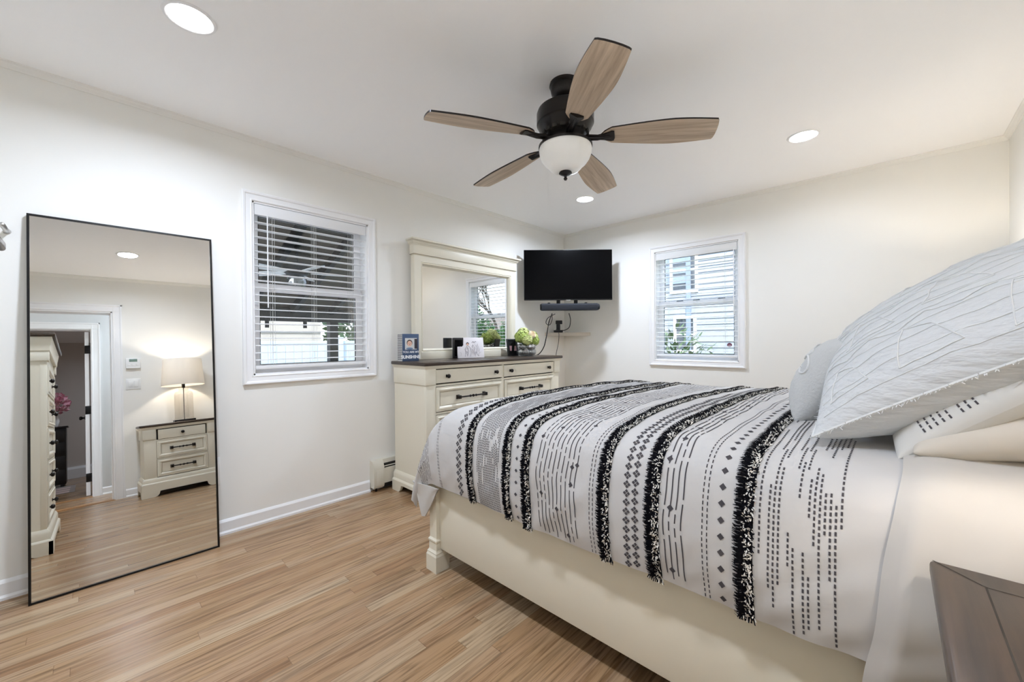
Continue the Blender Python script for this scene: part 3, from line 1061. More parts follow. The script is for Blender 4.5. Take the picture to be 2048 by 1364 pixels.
# white photo card leaning on a black box
pc = thing('photo_card', 'white square sketch print of a couple leaning on the dresser', 'photo print', (0.226, 2.340, TOPZ), radians(68))
cwid, chh = 0.246, 0.185
Rl = Matrix.Rotation(radians(-11), 4, 'X')
MB().box(-cwid / 2, cwid / 2, 0, 0.012, 0.001, chh, 0.0015, M4=Rl).obj('card', M['paper'], pc)
sk = MB()
disc(sk, -0.028, 0.128, 0.013, -0.0012, 1)
disc(sk, -0.028, 0.123, 0.010, -0.0020, 2)
rnd = random.Random(3)


def stroke(pts, r, m):
    sk.tube([(p[0], -0.0008, p[1]) for p in catmull([(a, b, 0) for a, b in pts], 4)], r, 4, m)


stroke([(-0.03, 0.112), (-0.052, 0.085), (-0.05, 0.05), (-0.058, 0.012)], 0.0012, 0)
stroke([(-0.024, 0.112), (-0.004, 0.09), (0.000, 0.05), (-0.008, 0.012)], 0.0012, 0)
stroke([(-0.03, 0.10), (-0.022, 0.06), (-0.034, 0.02)], 0.001, 0)
stroke([(0.012, 0.135), (0.024, 0.148), (0.034, 0.138), (0.046, 0.15), (0.054, 0.143)], 0.0013, 1)
stroke([(0.02, 0.12), (0.034, 0.09), (0.028, 0.05), (0.04, 0.014)], 0.0009, 0)
stroke([(0.05, 0.115), (0.062, 0.08), (0.056, 0.04), (0.07, 0.014)], 0.0009, 0)
for i in range(26):
    a = rnd.uniform(-0.10, 0.10); c = rnd.uniform(0.012, 0.10)
    stroke([(a, c), (a + rnd.uniform(-.012, .012), c + rnd.uniform(0.008, .03)), (a + rnd.uniform(-.02, .02), c + rnd.uniform(.02, .05))], 0.0006, 0)
sko = sk.obj('sketch', [M['ink'], M['ink_dark'], M['skin']], pc, smooth=0)
sko.rotation_euler = (radians(-11), 0, 0)
bx_ = thing('black_box', 'small black box standing behind the white sketch print', 'box', (0.146, 2.252, TOPZ), radians(68))
MB().box(-0.045, 0.045, -0.02, 0.02, 0.0, 0.18, 0.003).obj('shell', M['black_plastic'], bx_)
MB().box(-0.035, 0.035, -0.0215, -0.018, 0.02, 0.16, 0.001).obj('front_panel', M['screen'], bx_)

# crystal vase, bouquet, black frame behind it
vx, vy = 0.325, 2.965
vs_ = thing('vase', 'round bubbled crystal vase on the right end of the dresser', 'vase', (vx, vy, TOPZ))
vb = MB()
for i in range(7):
    a = 2 * pi * i / 7
    vb.lathe([(0.0, -0.036), (0.024, -0.03), (0.036, -0.01), (0.037, 0.012), (0.026, 0.03), (0.0, 0.036)], 14, (0.058 * cos(a), 0.058 * sin(a), 0.037))
    vb.lathe([(0.0, -0.03), (0.02, -0.025), (0.031, -0.008), (0.032, 0.01), (0.022, 0.026), (0.0, 0.03)], 14, (0.062 * cos(a + 0.45), 0.062 * sin(a + 0.45), 0.092))
vb.lathe([(0.0, 0.0), (0.05, 0.0), (0.062, 0.03), (0.064, 0.10), (0.05, 0.128), (0.046, 0.128), (0.056, 0.098), (0.055, 0.03), (0.0, 0.012)], 28)
vb.obj('bowl', M['vase_glass'], vs_)
hb = MB().add([(0.028, 0, -0.02), (0.0, 0.0, -0.05), (-0.028, 0, -0.02), (-0.018, 0, 0.012), (0, 0, 0.002), (0.018, 0, 0.012), (0, -0.014, -0.016), (0, 0.012, -0.016)], [(0, 1, 6), (1, 2, 6), (2, 3, 6), (3, 4, 6), (4, 5, 6), (5, 0, 6), (1, 0, 7), (2, 1, 7), (3, 2, 7), (4, 3, 7), (5, 4, 7), (0, 5, 7)])
hb = MB()
hb.add([(0.028, 0, -0.02), (0.0, 0.0, -0.05), (-0.028, 0, -0.02), (-0.018, 0, 0.012), (0, 0, 0.002), (0.018, 0, 0.012), (0, -0.014, -0.016), (0, 0.012, -0.016)], [(0, 1, 6), (1, 2, 6), (2, 3, 6), (3, 4, 6), (4, 5, 6), (5, 0, 6), (1, 0, 7), (2, 1, 7), (3, 2, 7), (4, 3, 7), (5, 4, 7), (0, 5, 7)])
hb.obj('heart_charm', M['nickel'], vs_, loc=(0.088, -0.03, 0.105), rot=(0, 0, radians(55)), smooth=0)

bq = thing('flower_bouquet', 'green hydrangea and cream rose bouquet in the crystal vase', 'flowers', (vx, vy, TOPZ + 0.06))


def bloom(c, r, mat, n, seed, name, petal=0.022):
    rn = random.Random(seed)
    b = MB()
    c = Vector(c)
    n = int(n * 1.5)
    for i in range(n):
        z = 1 - 2 * (i + 0.5) / n
        a = i * 2.39996
        d = Vector((math.sqrt(max(0, 1 - z * z)) * cos(a), math.sqrt(max(0, 1 - z * z)) * sin(a), z))
        p = c + d * r * rn.uniform(0.72, 1.08)
        t1 = d.cross(Vector((rn.uniform(-1, 1), rn.uniform(-1, 1), rn.uniform(-1, 1)))).normalized()
        t2 = d.cross(t1)
        for q in range(4):
            an = q * pi / 2
            e = t1 * cos(an) + t2 * sin(an)
            s = t1 * -sin(an) + t2 * cos(an)
            L = petal * rn.uniform(0.8, 1.2)
            b.add([p, p + e * L * 0.55 + s * L * 0.42 + d * 0.004, p + e * L + d * 0.001, p + e * L * 0.55 - s * L * 0.42 + d * 0.004], [(0, 1, 2, 3)])
    b.lathe([(0, -r * 0.5), (r * 0.36, -r * 0.3), (r * 0.5, 0), (r * 0.36, r * 0.3), (0, r * 0.5)], 10, tuple(c), m=1)
    return b.obj(name, [mat, M['leaf']], bq, smooth=0)


bloom((-0.01, -0.072, 0.125), 0.055, M['petal_lime'], 64, 1, 'hydrangea')
bloom((0.01, 0.075, 0.12), 0.058, M['petal_green'], 70, 2, 'hydrangea')
bloom((-0.03, -0.01, 0.155), 0.058, M['petal_green'], 70, 3, 'hydrangea')
bloom((0.055, -0.05, 0.095), 0.045, M['petal_green'], 50, 4, 'hydrangea')
bloom((0.055, 0.055, 0.09), 0.044, M['petal_lime'], 50, 5, 'hydrangea')
rs = MB()
for k2 in range(5):
    r = 0.040 - k2 * 0.007
    rs.lathe([(r * 0.35, -0.03), (r * 0.95, -0.012), (r * 1.05, 0.008), (r * 0.9, 0.022 + k2 * 0.002), (r * 0.8, 0.016)], 9, (0, 0, 0), cap=False, M4=Matrix.Rotation(k2 * 0.7, 4, 'Z'))
rs.obj('rose', M['petal_cream'], bq, loc=(0.062, 0.008, 0.145), rot=(0, radians(55), 0), smooth=60)
lf = MB()
rn = random.Random(9)
for i in range(16):
    a = rn.uniform(0, 2 * pi)
    c0 = Vector((0.05 * cos(a), 0.05 * sin(a), 0.07))
    d = Vector((cos(a), sin(a), rn.uniform(-0.2, 0.5))).normalized()
    s = d.cross(Vector((0, 0, 1))).normalized()
    L = rn.uniform(0.04, 0.07)
    lf.add([c0, c0 + d * L * 0.5 + s * 0.016, c0 + d * L, c0 + d * L * 0.5 - s * 0.016], [(0, 1, 2, 3)])
for i in range(8):
    a = i * pi / 4
    lf.tube([(0.012 * cos(a), 0.012 * sin(a), -0.045), (0.03 * cos(a), 0.03 * sin(a), 0.05), (0.05 * cos(a), 0.05 * sin(a), 0.1)], 0.003, 6)
lf.obj('leaves', M['leaf'], bq, smooth=0)

bf = thing('picture_frame', 'black picture frame with a pink picture behind the crystal vase', 'picture frame', (0.20, 2.905, TOPZ), radians(70))
Rf = Matrix.Rotation(radians(-12), 4, 'X')
MB().rect_sweep(-0.06, 0.06, 0.0, 0.17, [(0, 0.008), (0.012, 0.012), (0.018, 0.006)], lambda a, b, h: (a, -h, b), M4=Rf).obj('frame', M['black_plastic'], bf)
MB().box(-0.05, 0.05, -0.004, 0.004, 0.01, 0.16, M4=Rf).obj('backing', M['black_plastic'], bf, smooth=0)
MB().box(-0.03, 0.044, -0.0055, -0.003, 0.05, 0.10, M4=Rf).obj('picture', M['pink'], bf, smooth=0)
MB().box(-0.012, 0.012, 0.012, 0.062, 0.0, 0.006).box(-0.012, 0.012, 0.008, 0.014, 0.004, 0.12, M4=Matrix.Rotation(radians(8), 4, 'X')).obj('easel_stand', M['black_plastic'], bf)

# ------------------------------------------------------------------ television in the corner
tvc = Vector((2.9306 + Fv.x * 4.25 + Rv.x * 0.597, Fv.y * 4.25 + Rv.y * 0.597, 1.843))
tv_rot = yaw
tv = thing('television', 'flat black television mounted across the corner', 'television', tuple(tvc), tv_rot)
MB().box(-0.466, 0.466, 0.0, 0.032, -0.266, 0.266, 0.004).obj('bezel', M['black_plastic'], tv)
MB().box(-0.461, 0.461, -0.0015, 0.002, -0.255, 0.261, 0.0005).obj('screen', M['screen'], tv, smooth=0)
MB().box(-0.22, 0.22, 0.03, 0.065, -0.2, 0.12, 0.01).obj('back_cover', M['black_plastic'], tv)
MB().box(-0.025, 0.025, -0.003, 0.01, -0.274, -0.264, 0.002).obj('logo_tab', M['nickel'], tv)
arm = MB()
arm.box(-0.1, 0.1, 0.065, 0.085, -0.1, 0.1, 0.003)
arm.tube([(0, 0.08, 0), (-0.05, 0.2, 0), (-0.03, 0.36, 0)], 0.018, 10)
arm.obj('mount_arm', M['black_metal'], tv)

sbp = tvc + Vector((Rv.x * 0.015, Rv.y * 0.015, 0)) - Vector((Fv.x, Fv.y, 0)) * 0.0
sbar = thing('soundbar', 'long dark grey soundbar hanging below the television', 'soundbar', (sbp.x, sbp.y, 1.503), tv_rot)
prof_sb = [(-0.052, -0.012), (-0.045, -0.034), (0.02, -0.036), (0.03, -0.025), (0.03, 0.025), (0.02, 0.036), (-0.035, 0.036), (-0.05, 0.020)]
b = MB()
for x_a, x_b, sc in ((-0.30, 0.285, 1.0),):
    b.prism(prof_sb, x_a, x_b, lambda yv, z, x: (x, yv, z))
b.lathe([(0.036, 0.0), (0.034, 0.014), (0.024, 0.026), (0.0, 0.031)], 20, M4=Matrix.Translation((0.285, -0.011, 0)) @ Matrix.Rotation(pi / 2, 4, 'Y'), sy=1.1)
b.obj('body', M['fabric_grey'], sbar)
MB().lathe([(0.0, 0.016), (0.03, 0.014), (0.036, 0.0)], 20, M4=Matrix.Translation((-0.30, -0.008, 0)) @ Matrix.Rotation(-pi / 2, 4, 'Y')).obj('end_cap', M['black_plastic'], sbar)
for x in (-0.115, 0.07):
    MB().box(x - 0.02, x + 0.02, 0.0335, 0.043, 0.02, 0.134, 0.002).box(x - 0.02, x + 0.02, 0.02, 0.043, 0.012, 0.022, 0.002).obj('hanger_bracket', M['black_metal'], sbar)
for x in (-0.22, 0.17):
    MB().box(x - 0.012, x + 0.012, -0.02, 0.02, 0.034, 0.048, 0.003).obj('foot', M['black_plastic'], sbar)

# corner shelf
cs = MB()
sv = [(0.0, D), (0.0, 3.66), (0.012, 3.66), (0.372, D - 0.012), (0.372, D)]
cs.prism(sv, 1.205, 1.243, lambda x, y, z: (x, y, z))
o = cs.obj('corner_shelf', simple('pale_shelf_paint', rgb(205, 196, 182), 0.5), smooth=0)
tag(o, 'pale triangular corner shelf below the television', 'shelf')

# small black streaming box on the shelf
mx_ = thing('streaming_box', 'small black media device with a wide foot on the corner shelf', 'media device', (0.088, 3.80, 1.243), yaw)
MB().box(-0.050, 0.050, -0.035, 0.035, 0, 0.03, 0.006).obj('foot', M['black_plastic'], mx_)
MB().box(-0.022, 0.022, -0.012, 0.012, 0.028, 0.10, 0.003).obj('column', M['black_plastic'], mx_)
MB().box(-0.03, 0.046, -0.022, 0.022, 0.098, 0.142, 0.006).obj('head', M['black_plastic'], mx_)


def at(u, v, depth):
    """point at a given depth along the view axis - used only to lay the cables out"""
    px = (u - 1024) / 804.86; py = (684.6 - v) / 804.86
    return Vector((2.9306, 0, 1.1558)) + (Fv + R2 * px + U2 * py) * depth


def cable(pts, r, label, name='power_cable'):
    o = MB().tube(catmull(pts, 8), r, 8).obj(name, M['black_plastic'], smooth=60)
    return tag(o, label, 'cable', 'black cables below the television')


cable([at(1104, 628, 4.26), at(1098, 644, 4.4), at(1093, 672, 4.33), at(1088, 693, 4.33), at(1080, 706, 4.38), at(1072, 711, 4.40)], 0.0055, 'thick black cable falling from the soundbar to behind the vase')
cable([at(1110, 628, 4.27), at(1096, 636, 4.5), at(1092, 646, 4.5), at(1099, 650, 4.55), at(1104, 640, 4.5), at(1104, 627, 4.3)], 0.004, 'tangled loop of black cable left of the media device')
cable([at(1138, 627, 4.25), at(1141, 640, 4.4), at(1138, 655, 4.5), at(1126, 661, 4.55), at(1112, 659, 4.60)], 0.0045, 'black cable curving from the soundbar middle to the media device')
cable([Vector((0.10, 3.79, 1.25)), at(1118, 669, 4.5), at(1117, 685, 4.45), at(1113, 704, 4.42), at(1112, 711, 4.42)], 0.003, 'thin black cable dropping from the media device to the dresser')

# ------------------------------------------------------------------ tall mirror leaning on the left wall
mw, mh_ = 0.694, 1.765
tilt = math.atan2(0.139, 1.76)
fm = thing('floor_mirror', 'tall black framed mirror leaning against the wall', 'mirror', (0.163, 0.163, 0.0))
RyT = Matrix.Rotation(-tilt, 4, 'Y')
# local: y across, z up, x out of the glass (towards the room)
fr = MB().rect_sweep(-mw / 2, mw / 2, 0, mh_, [(0, 0.004), (0.0085, 0.004), (0.0085, -0.002)], lambda a, b, h: (h, a, b), back=-0.028, M4=RyT)
fr.obj('frame', M['black_metal'], fm, smooth=0)
MB().box(-0.012, -0.001, -mw / 2 + 0.006, mw / 2 - 0.006, 0.006, mh_ - 0.006, M4=RyT).obj('mirror_glass', M['mirror'], fm, smooth=0)
MB().box(-0.02, -0.0125, -mw / 2 + 0.006, mw / 2 - 0.006, 0.006, mh_ - 0.006, M4=RyT).obj('backing', M['black_plastic'], fm, smooth=0)

# ------------------------------------------------------------------ ceiling fan
fan = thing('ceiling_fan', 'five blade ceiling fan with black motor and white glass bowl', 'ceiling fan', (1.74, 1.66, H))
MB().lathe([(0.0, 0.0), (0.076, 0.0), (0.078, -0.012), (0.071, -0.018), (0.073, -0.024), (0.068, -0.050), (0.052, -0.072), (0.032, -0.084), (0.030, -0.092), (0.0, -0.092)], 40).obj('canopy', M['bronze'], fan)
MB().lathe([(0.013, -0.08), (0.013, -0.125), (0.03, -0.128), (0.034, -0.14)], 24).obj('downrod', M['bronze'], fan)
mt = MB().lathe([(0.0, -0.112), (0.036, -0.114), (0.062, -0.118), (0.118, -0.124), (0.136, -0.136), (0.142, -0.152), (0.142, -0.205), (0.135, -0.212), (0.132, -0.225), (0.122, -0.236), (0.116, -0.250), (0.106, -0.262), (0.088, -0.272), (0.080, -0.288), (0.0, -0.288)], 56)
for k2 in range(18):
    a = 2 * pi * k2 / 18
    mt.box(0.100, 0.117, -0.012, 0.012, -0.263, -0.245, M4=Matrix.Rotation(a, 4, 'Z'), m=1)
mt.obj('motor_housing', [M['bronze'], M['gap']], fan)
MB().lathe([(0.0, -0.284), (0.070, -0.286), (0.082, -0.292), (0.10, -0.300), (0.126, -0.308), (0.134, -0.312), (0.134, -0.322), (0.0, -0.322)], 48).obj('light_kit', M['bronze'], fan)
MB().lathe([(0.0, -0.318), (0.128, -0.318), (0.1315, -0.330), (0.129, -0.352), (0.121, -0.375), (0.105, -0.398), (0.088, -0.412), (0.082, -0.420), (0.070, -0.432), (0.045, -0.441), (0.0, -0.444)], 56).obj('glass_bowl', M['milk_glass'], fan)
MB().lathe([(0.0, -0.440), (0.030, -0.441), (0.033, -0.448), (0.022, -0.455), (0.008, -0.459), (0.0065, -0.468), (0.010, -0.475), (0.006, -0.482), (0.0, -0.483)], 24).obj('finial', M['bronze'], fan)

A0 = 4.310


def blade_mesh():
    b = MB()
    n = 30
    up, lo = [], []
    r0, r1 = 0.175, 0.692
    for i in range(n + 1):
        t = i / n
        w = 0.047 + 0.036 * sin(min(1.0, t / 0.75) * pi / 2) ** 1.2 - 0.018 * max(0, (t - 0.6) / 0.4) ** 1.6
        w *= min(1.0, (t / 0.10 + 0.02)) ** 0.5
        x = r0 + (r1 - r0) * t
        up.append((x, w)); lo.append((x, -w))
    tip = [(r1 + 0.010 * cos(a), 0.065 * sin(a) * 0.98) for a in [radians(q) for q in (60, 30, 0, -30, -60)]]
    poly = up + tip + lo[::-1]
    b.prism(poly, -0.0035, 0.0035, lambda x, y, z: (x, y, z + 0.0))
    for q in range(2, len(b.m)): b.m[q] = 1
    return b


def iron_mesh():
    k = MB()
    P = [(0.085, -0.012), (0.12, -0.017), (0.16, -0.012), (0.19, -0.019), (0.225, -0.034), (0.238, -0.031), (0.242, 0.0), (0.238, 0.031), (0.225, 0.034), (0.19, 0.019), (0.16, 0.012), (0.12, 0.017), (0.085, 0.012)]
    k.prism(P, 0, 1, lambda x, y, a: (x, y, -0.0035 - (0.006 + 0.010 * max(0.0, 1 - abs(y) / 0.03) * (1.0 if x > 0.11 else 1.6)) * a))
    k.tube([(0.07, 0, -0.004), (0.11, 0, -0.012), (0.16, 0, -0.016), (0.225, 0, -0.010)], [0.013, 0.012, 0.010, 0.007], 10)
    return k


first = None
for k2 in range(5):
    bl = blade_mesh().obj('blade', [M['blade'], M['bronze']], fan, smooth=30)
    bl.location = (0, 0, -0.268)
    bl.rotation_euler = (radians(-12), radians(3.2), A0 + k2 * 2 * pi / 5)
    iron_mesh().obj('blade_iron', M['bronze'], bl, smooth=40)
    et = MB()
    n = 30
    # dark top edge of the blade
    et.v = [(x, y, 0.0042 if z > 0 else 0.0036) for x, y, z in blade_mesh().v]
    et.f = list(blade_mesh().f); et.m = [0] * len(et.f)
    et.obj('blade_top_face', M['bronze'], bl, smooth=30)

# ------------------------------------------------------------------ recessed lights
RL = 'recessed downlights in the ceiling'


def downlight_lamp(t, k=1.0):
    ld = bpy.data.lights.new('downlight_beam', 'AREA')
    ld.shape = 'DISK'
    ld.size = 0.14
    ld.energy = DOWNLIGHT * k
    ld.color = (0.83, 0.935, 1.12)
    ld.spread = radians(165)
    lo_ = bpy.data.objects.new('downlight_beam', ld)
    COL.objects.link(lo_)
    lo_.parent = t
    lo_.location = (0, 0, -0.008)


lab = ['bright round downlight in the ceiling corner above the tall leaning mirror', 'bright round downlight in the ceiling nearest the television',
       'bright round downlight in the ceiling over the head of the bed', 'round ceiling downlight seen in the tall leaning mirror']
for (x, y), lb, kd in zip(((0.914, 0.293), (0.897, 3.135), (2.524, 3.138), (2.56, 0.293)), lab, (1.0, 1.05, 0.34, 0.6)):
    t = thing('downlight', lb, 'ceiling light', (x, y, H), group=RL)
    MB().lathe([(0.073, -0.0005), (0.073, -0.004), (0.077, -0.006), (0.086, -0.004), (0.088, 0.0)], 40, cap=False).obj('trim_ring', M['trim'], t)
    MB().lathe([(0.0, -0.0045), (0.050, -0.0042), (0.074, -0.003), (0.074, -0.0005), (0.0, -0.0005)], 40).obj('lens', M['lens'], t)
    downlight_lamp(t, kd)
for (x, y), lb in zip(((3.92, 0.95), (6.4, 0.6)), ('added unseen round downlight that lights the hall', 'added round downlight that lights the room across the hall')):  # added lamps, placed out of view to brighten the hall and far room
    t = thing('downlight', lb, 'ceiling light', (x, y, H), group='added fill downlights beyond the doorway')
    MB().lathe([(0.073, -0.0005), (0.073, -0.004), (0.077, -0.006), (0.086, -0.004), (0.088, 0.0)], 32, cap=False).obj('trim_ring', M['trim'], t)
    MB().lathe([(0.0, -0.0045), (0.074, -0.003), (0.074, -0.0005), (0.0, -0.0005)], 32).obj('lens', M['lens'], t)
    downlight_lamp(t, 0.7)


# ------------------------------------------------------------------ nightstands and lamps
def make_nightstand(label, loc):
    t = thing('nightstand', label, 'nightstand', loc, -pi / 2, group='nightstands beside the bed')
    yf = case_carcass(t, 0.636, 0.445, 0.745, 0.694, 0.588, 0.19, 0.146, 0.10, corn=0.026, top_over=0.022, foot=0.10)
    f_ = MB()
    f_.box(-0.215, 0.215, yf + 0.018, yf + 0.03, 0.19, 0.694, m=1)
    for z in (0.5745, 0.381):
        f_.box(-0.22, 0.22, yf + 0.004, yf + 0.03, z - 0.006, z + 0.006)
    f_.obj('face_frame', [M['cream'], M['gap']], t)
    flat_drawer(t, -0.205, 0.205, 0.582, 0.686, yf + 0.003, (0.0,))
    panel_drawer(t, -0.218, 0.218, 0.388, 0.568, yf + 0.003, pull=0.19)
    panel_drawer(t, -0.218, 0.218, 0.194, 0.374, yf + 0.003, pull=0.19)
    # mitred border of the top: thin dark joints
    j = MB()
    xw, y0_, y1_ = 0.318 + 0.032, -0.445 - 0.032, 0.0
    bw_ = 0.062
    zt = 0.7453
    for (a, b_) in (((-xw + 0.004, y0_ + 0.004), (-xw + bw_, y0_ + bw_)), ((xw - 0.004, y0_ + 0.004), (xw - bw_, y0_ + bw_)),
                    ((-xw + bw_, y0_ + bw_), (xw - bw_, y0_ + bw_)), ((-xw + bw_, y0_ + bw_), (-xw + bw_, y1_)), ((xw - bw_, y0_ + bw_), (xw - bw_, y1_))):
        a = Vector((a[0], a[1], zt)); b_ = Vector((b_[0], b_[1], zt))
        s = (b_ - a).normalized().cross(Vector((0, 0, 1))) * 0.0013
        j.add([a - s, b_ - s, b_ + s, a + s], [(0, 1, 2, 3)])
    top = [c for c in t.children if c.name.startswith('top')][0]
    j.obj('mitre_joint', M['gap'], top, smooth=0)
    return t


make_nightstand('cream nightstand with dark mitred top in the right foreground', (3.457, 0.722, 0))
make_nightstand('cream nightstand on the window side of the bed behind the pillows', (3.457, 3.30, 0))


def make_lamp(label, loc):
    t = thing('table_lamp', label, 'lamp', loc, -pi / 2, group='bedside table lamps')
    MB().box(-0.095, 0.095, -0.07, 0.07, 0.0, 0.022, 0.003).obj('base', M['bronze'], t)
    pr = [(0.086, 0.024)]
    b = MB()
    prof_ = [(0.090, 0.024), (0.090, 0.034), (0.086, 0.040)]
    nrib = 22
    for i in range(nrib * 2 + 1):
        z = 0.042 + (0.315 - 0.042) * i / (nrib * 2)
        prof_.append((0.085 + (0.002 if i % 2 else 0.0), z))
    prof_ += [(0.083, 0.325), (0.076, 0.338), (0.062, 0.345), (0.046, 0.347), (0.046, 0.385), (0.050, 0.388)]
    b.lathe(prof_, 40, cap=False, sy=0.75)
    b.obj('glass_body', M['lamp_glass'], t, smooth=50)
    w_ = MB()
    # wire-like ripple lines on the glass
    for i in range(22):
        z = 0.045 + i * 0.0125
        pts = [(0.0868 * cos(a), 0.0868 * 0.75 * sin(a), z + 0.003 * sin(a * 11)) for a in [2 * pi * q / 66 for q in range(67)]]
        w_.tube(pts, 0.0008, 4)
    w_.obj('ripple_lines', M['nickel'], t)
    MB().tube([(0, 0, 0.02), (0, 0, 0.40)], 0.0045, 10).obj('rod', M['bronze'], t)
    MB().lathe([(0.0, 0.0), (0.016, 0.0), (0.016, 0.05), (0.010, 0.056), (0.0, 0.056)], 20, (0, 0, 0.385)).lathe([(0.0, 0.0), (0.012, 0.0), (0.012, 0.135), (0.0, 0.135)], 16, (0, 0, 0.435)).obj('socket', M['bronze'], t)
    MB().lathe([(0.0, -0.034), (0.018, -0.028), (0.029, -0.008), (0.03, 0.006), (0.022, 0.024), (0.0, 0.034)], 20, (0, 0, 0.60)).obj('bulb', M['bulb'], t)
    MB().lathe([(0.198, 0.415), (0.199, 0.418), (0.178, 0.715), (0.177, 0.718), (0.1755, 0.715), (0.1965, 0.418), (0.198, 0.415)], 56, cap=False).obj('lamp_shade', M['shade'], t, smooth=50)
    sp = MB()
    for k_ in range(3):
        a = 2 * pi * k_ / 3
        sp.tube([(0, 0, 0.665), (0.178 * cos(a), 0.178 * sin(a), 0.705)], 0.002, 6)
    for sg in (-1, 1):
        sp.tube(catmull([(0.012 * sg, 0, 0.43), (0.055 * sg, 0, 0.50), (0.055 * sg, 0, 0.62), (0.0, 0, 0.67)], 6), 0.002, 6)
    sp.obj('harp', M['nickel'], t)
    return t


make_lamp('lit glass table lamp with white drum shade seen in the leaning mirror', (3.262, 0.776, 0.7455))
make_lamp('lit glass table lamp with white drum shade on the window side of the bed', (3.27, 3.30, 0.7455))

# ------------------------------------------------------------------ tall chest (seen in the mirror)
chest = thing('tall_chest', 'tall cream chest of drawers with black knobs seen in the leaning mirror', 'chest of drawers', (1.765, -0.645, 0), pi)
yfc = case_carcass(chest, 0.93, 0.465, 1.42, 1.300, 1.235, 0.155, 0.092, 0.08, corn=0.095, top_over=0.03, foot=0.12)
f_ = MB()
f_.box(-0.39, 0.39, yfc + 0.018, yfc + 0.03, 0.155, 1.30, m=1)
f_.box(-0.39, 0.39, yfc + 0.004, yfc + 0.03, 1.228, 1.30)
rows = [(0.165, 0.365), (0.379, 0.579), (0.593, 0.793), (0.807, 1.007), (1.021, 1.221)]
for z0, z1 in rows:
    f_.box(-0.39, 0.39, yfc + 0.004, yfc + 0.03, z1 + 0.002, z1 + 0.012)
f_.obj('face_frame', [M['cream'], M['gap']], chest)
for z0, z1 in rows:
    panel_drawer(chest, -0.383, 0.383, z0, z1, yfc + 0.003, knobs=(-0.24, 0.24))

# ------------------------------------------------------------------ bed
bed = thing('bed', 'cream painted bed frame with square foot posts', 'bed', (2.33, 2.02, 0))
BXo, BYo = 2.33, 2.02


def wb(mb, x0, x1, y0, y1, z0, z1, bev=0.0):
    return mb.box(x0 - BXo, x1 - BXo, y0 - BYo, y1 - BYo, z0, z1, bev)


for y0, y1 in ((1.215, 1.243), (2.797, 2.825)):
    m_ = MB(); wb(m_, 1.262, 3.385, y0, y1, 0.110, 0.420, 0.004)
    m_.obj('side_rail', M['cream'], bed)
m_ = MB(); wb(m_, 1.215, 1.255, 1.25, 2.79, 0.12, 0.44, 0.004)
wb(m_, 1.205, 1.265, 1.24, 2.80, 0.438, 0.462, 0.006)
m_.obj('footboard', M['cream'], bed)
for cy in (1.222, 2.818):
    m_ = MB()
    cx = 1.2465
    sq = [(0.0415, 0.0), (0.0415, 0.078), (0.039, 0.084), (0.0375, 0.088), (0.0375, 0.094), (0.033, 0.101), (0.031, 0.106), (0.030, 0.140), (0.034, 0.148), (0.034, 0.155), (0.030, 0.160), (0.0275, 0.165), (0.0275, 0.46)]
    vs, fs = [], []
    for r, z in sq:
        vs += [(cx - r - BXo, cy - r - BYo, z), (cx + r - BXo, cy - r - BYo, z), (cx + r - BXo, cy + r - BYo, z), (cx - r - BXo, cy + r - BYo, z)]
    for q in range(len(sq) - 1):
        for c in range(4):
            d_ = (c + 1) % 4
            fs.append((q * 4 + c, q * 4 + d_, (q + 1) * 4 + d_, (q + 1) * 4 + c))
    fs.append((3, 2, 1, 0)); e_ = (len(sq) - 1) * 4; fs.append((e_, e_ + 1, e_ + 2, e_ + 3))
    m_.add(vs, fs)
    m_.obj('post', M['cream'], bed, smooth=20)
m_ = MB()
wb(m_, 3.385, 3.445, 1.16, 2.88, 0.0, 1.02, 0.004)
wb(m_, 3.375, 3.455, 1.14, 2.90, 1.02, 1.06, 0.01)
m_.obj('headboard', M['cream'], bed)
m_ = MB(); wb(m_, 1.27, 3.38, 1.245, 2.795, 0.27, 0.30)
m_.obj('platform', M['gap'], bed)
mt_ = thing('mattress', 'white mattress under the striped duvet on the cream bed', 'mattress', (2.33, 2.02, 0.302))
MB().box(-0.99, 1.03, -0.76, 0.76, 0.0, 0.44, 0.06, seg=4).obj('cover', M['mattress'], mt_)

# ------------------------------------------------------------------ duvet surface
import numpy as np

ZC = 0.882


def resample(pts, n):
    P = np.array([tuple(p) for p in catmull(pts, 10)])
    seg = np.r_[0, np.cumsum(np.linalg.norm(np.diff(P, axis=0), axis=1))]
    return seg, P


side_pts = [(1.150, .455, 0), (1.136, .52, 0), (1.130, .60, 0), (1.134, .68, 0), (1.146, .745, 0), (1.170, .798, 0), (1.225, .836, 0), (1.32, .856, 0),
            (1.50, .870, 0), (1.8, .880, 0), (2.1, .882, 0), (2.4, .876, 0), (2.6, .864, 0), (2.74, .845, 0), (2.84, .800, 0), (2.885, .72, 0), (2.895, .62, 0), (2.885, .50, 0)]
vseg, vP = resample(side_pts, 0)
VT = vseg[-1]
foot_pts = [(1.60, 0, 0), (1.50, .012, 0), (1.42, .042, 0), (1.35, .09, 0), (1.285, .155, 0), (1.23, .235, 0), (1.18, .32, 0), (1.135, .41, 0), (1.105, .49, 0), (1.09, .55, 0)]
fseg, fP = resample(foot_pts, 0)
U0 = 1.60 - fseg[-1]
U1 = 3.06


def side_at(v):
    return np.interp(v, vseg, vP[:, 0]), np.interp(v, vseg, vP[:, 1])


def foot_at(u):
    if u >= 1.60: return u, 0.0
    s = 1.60 - u
    return float(np.interp(s, fseg, fP[:, 0])), float(np.interp(s, fseg, fP[:, 1]))


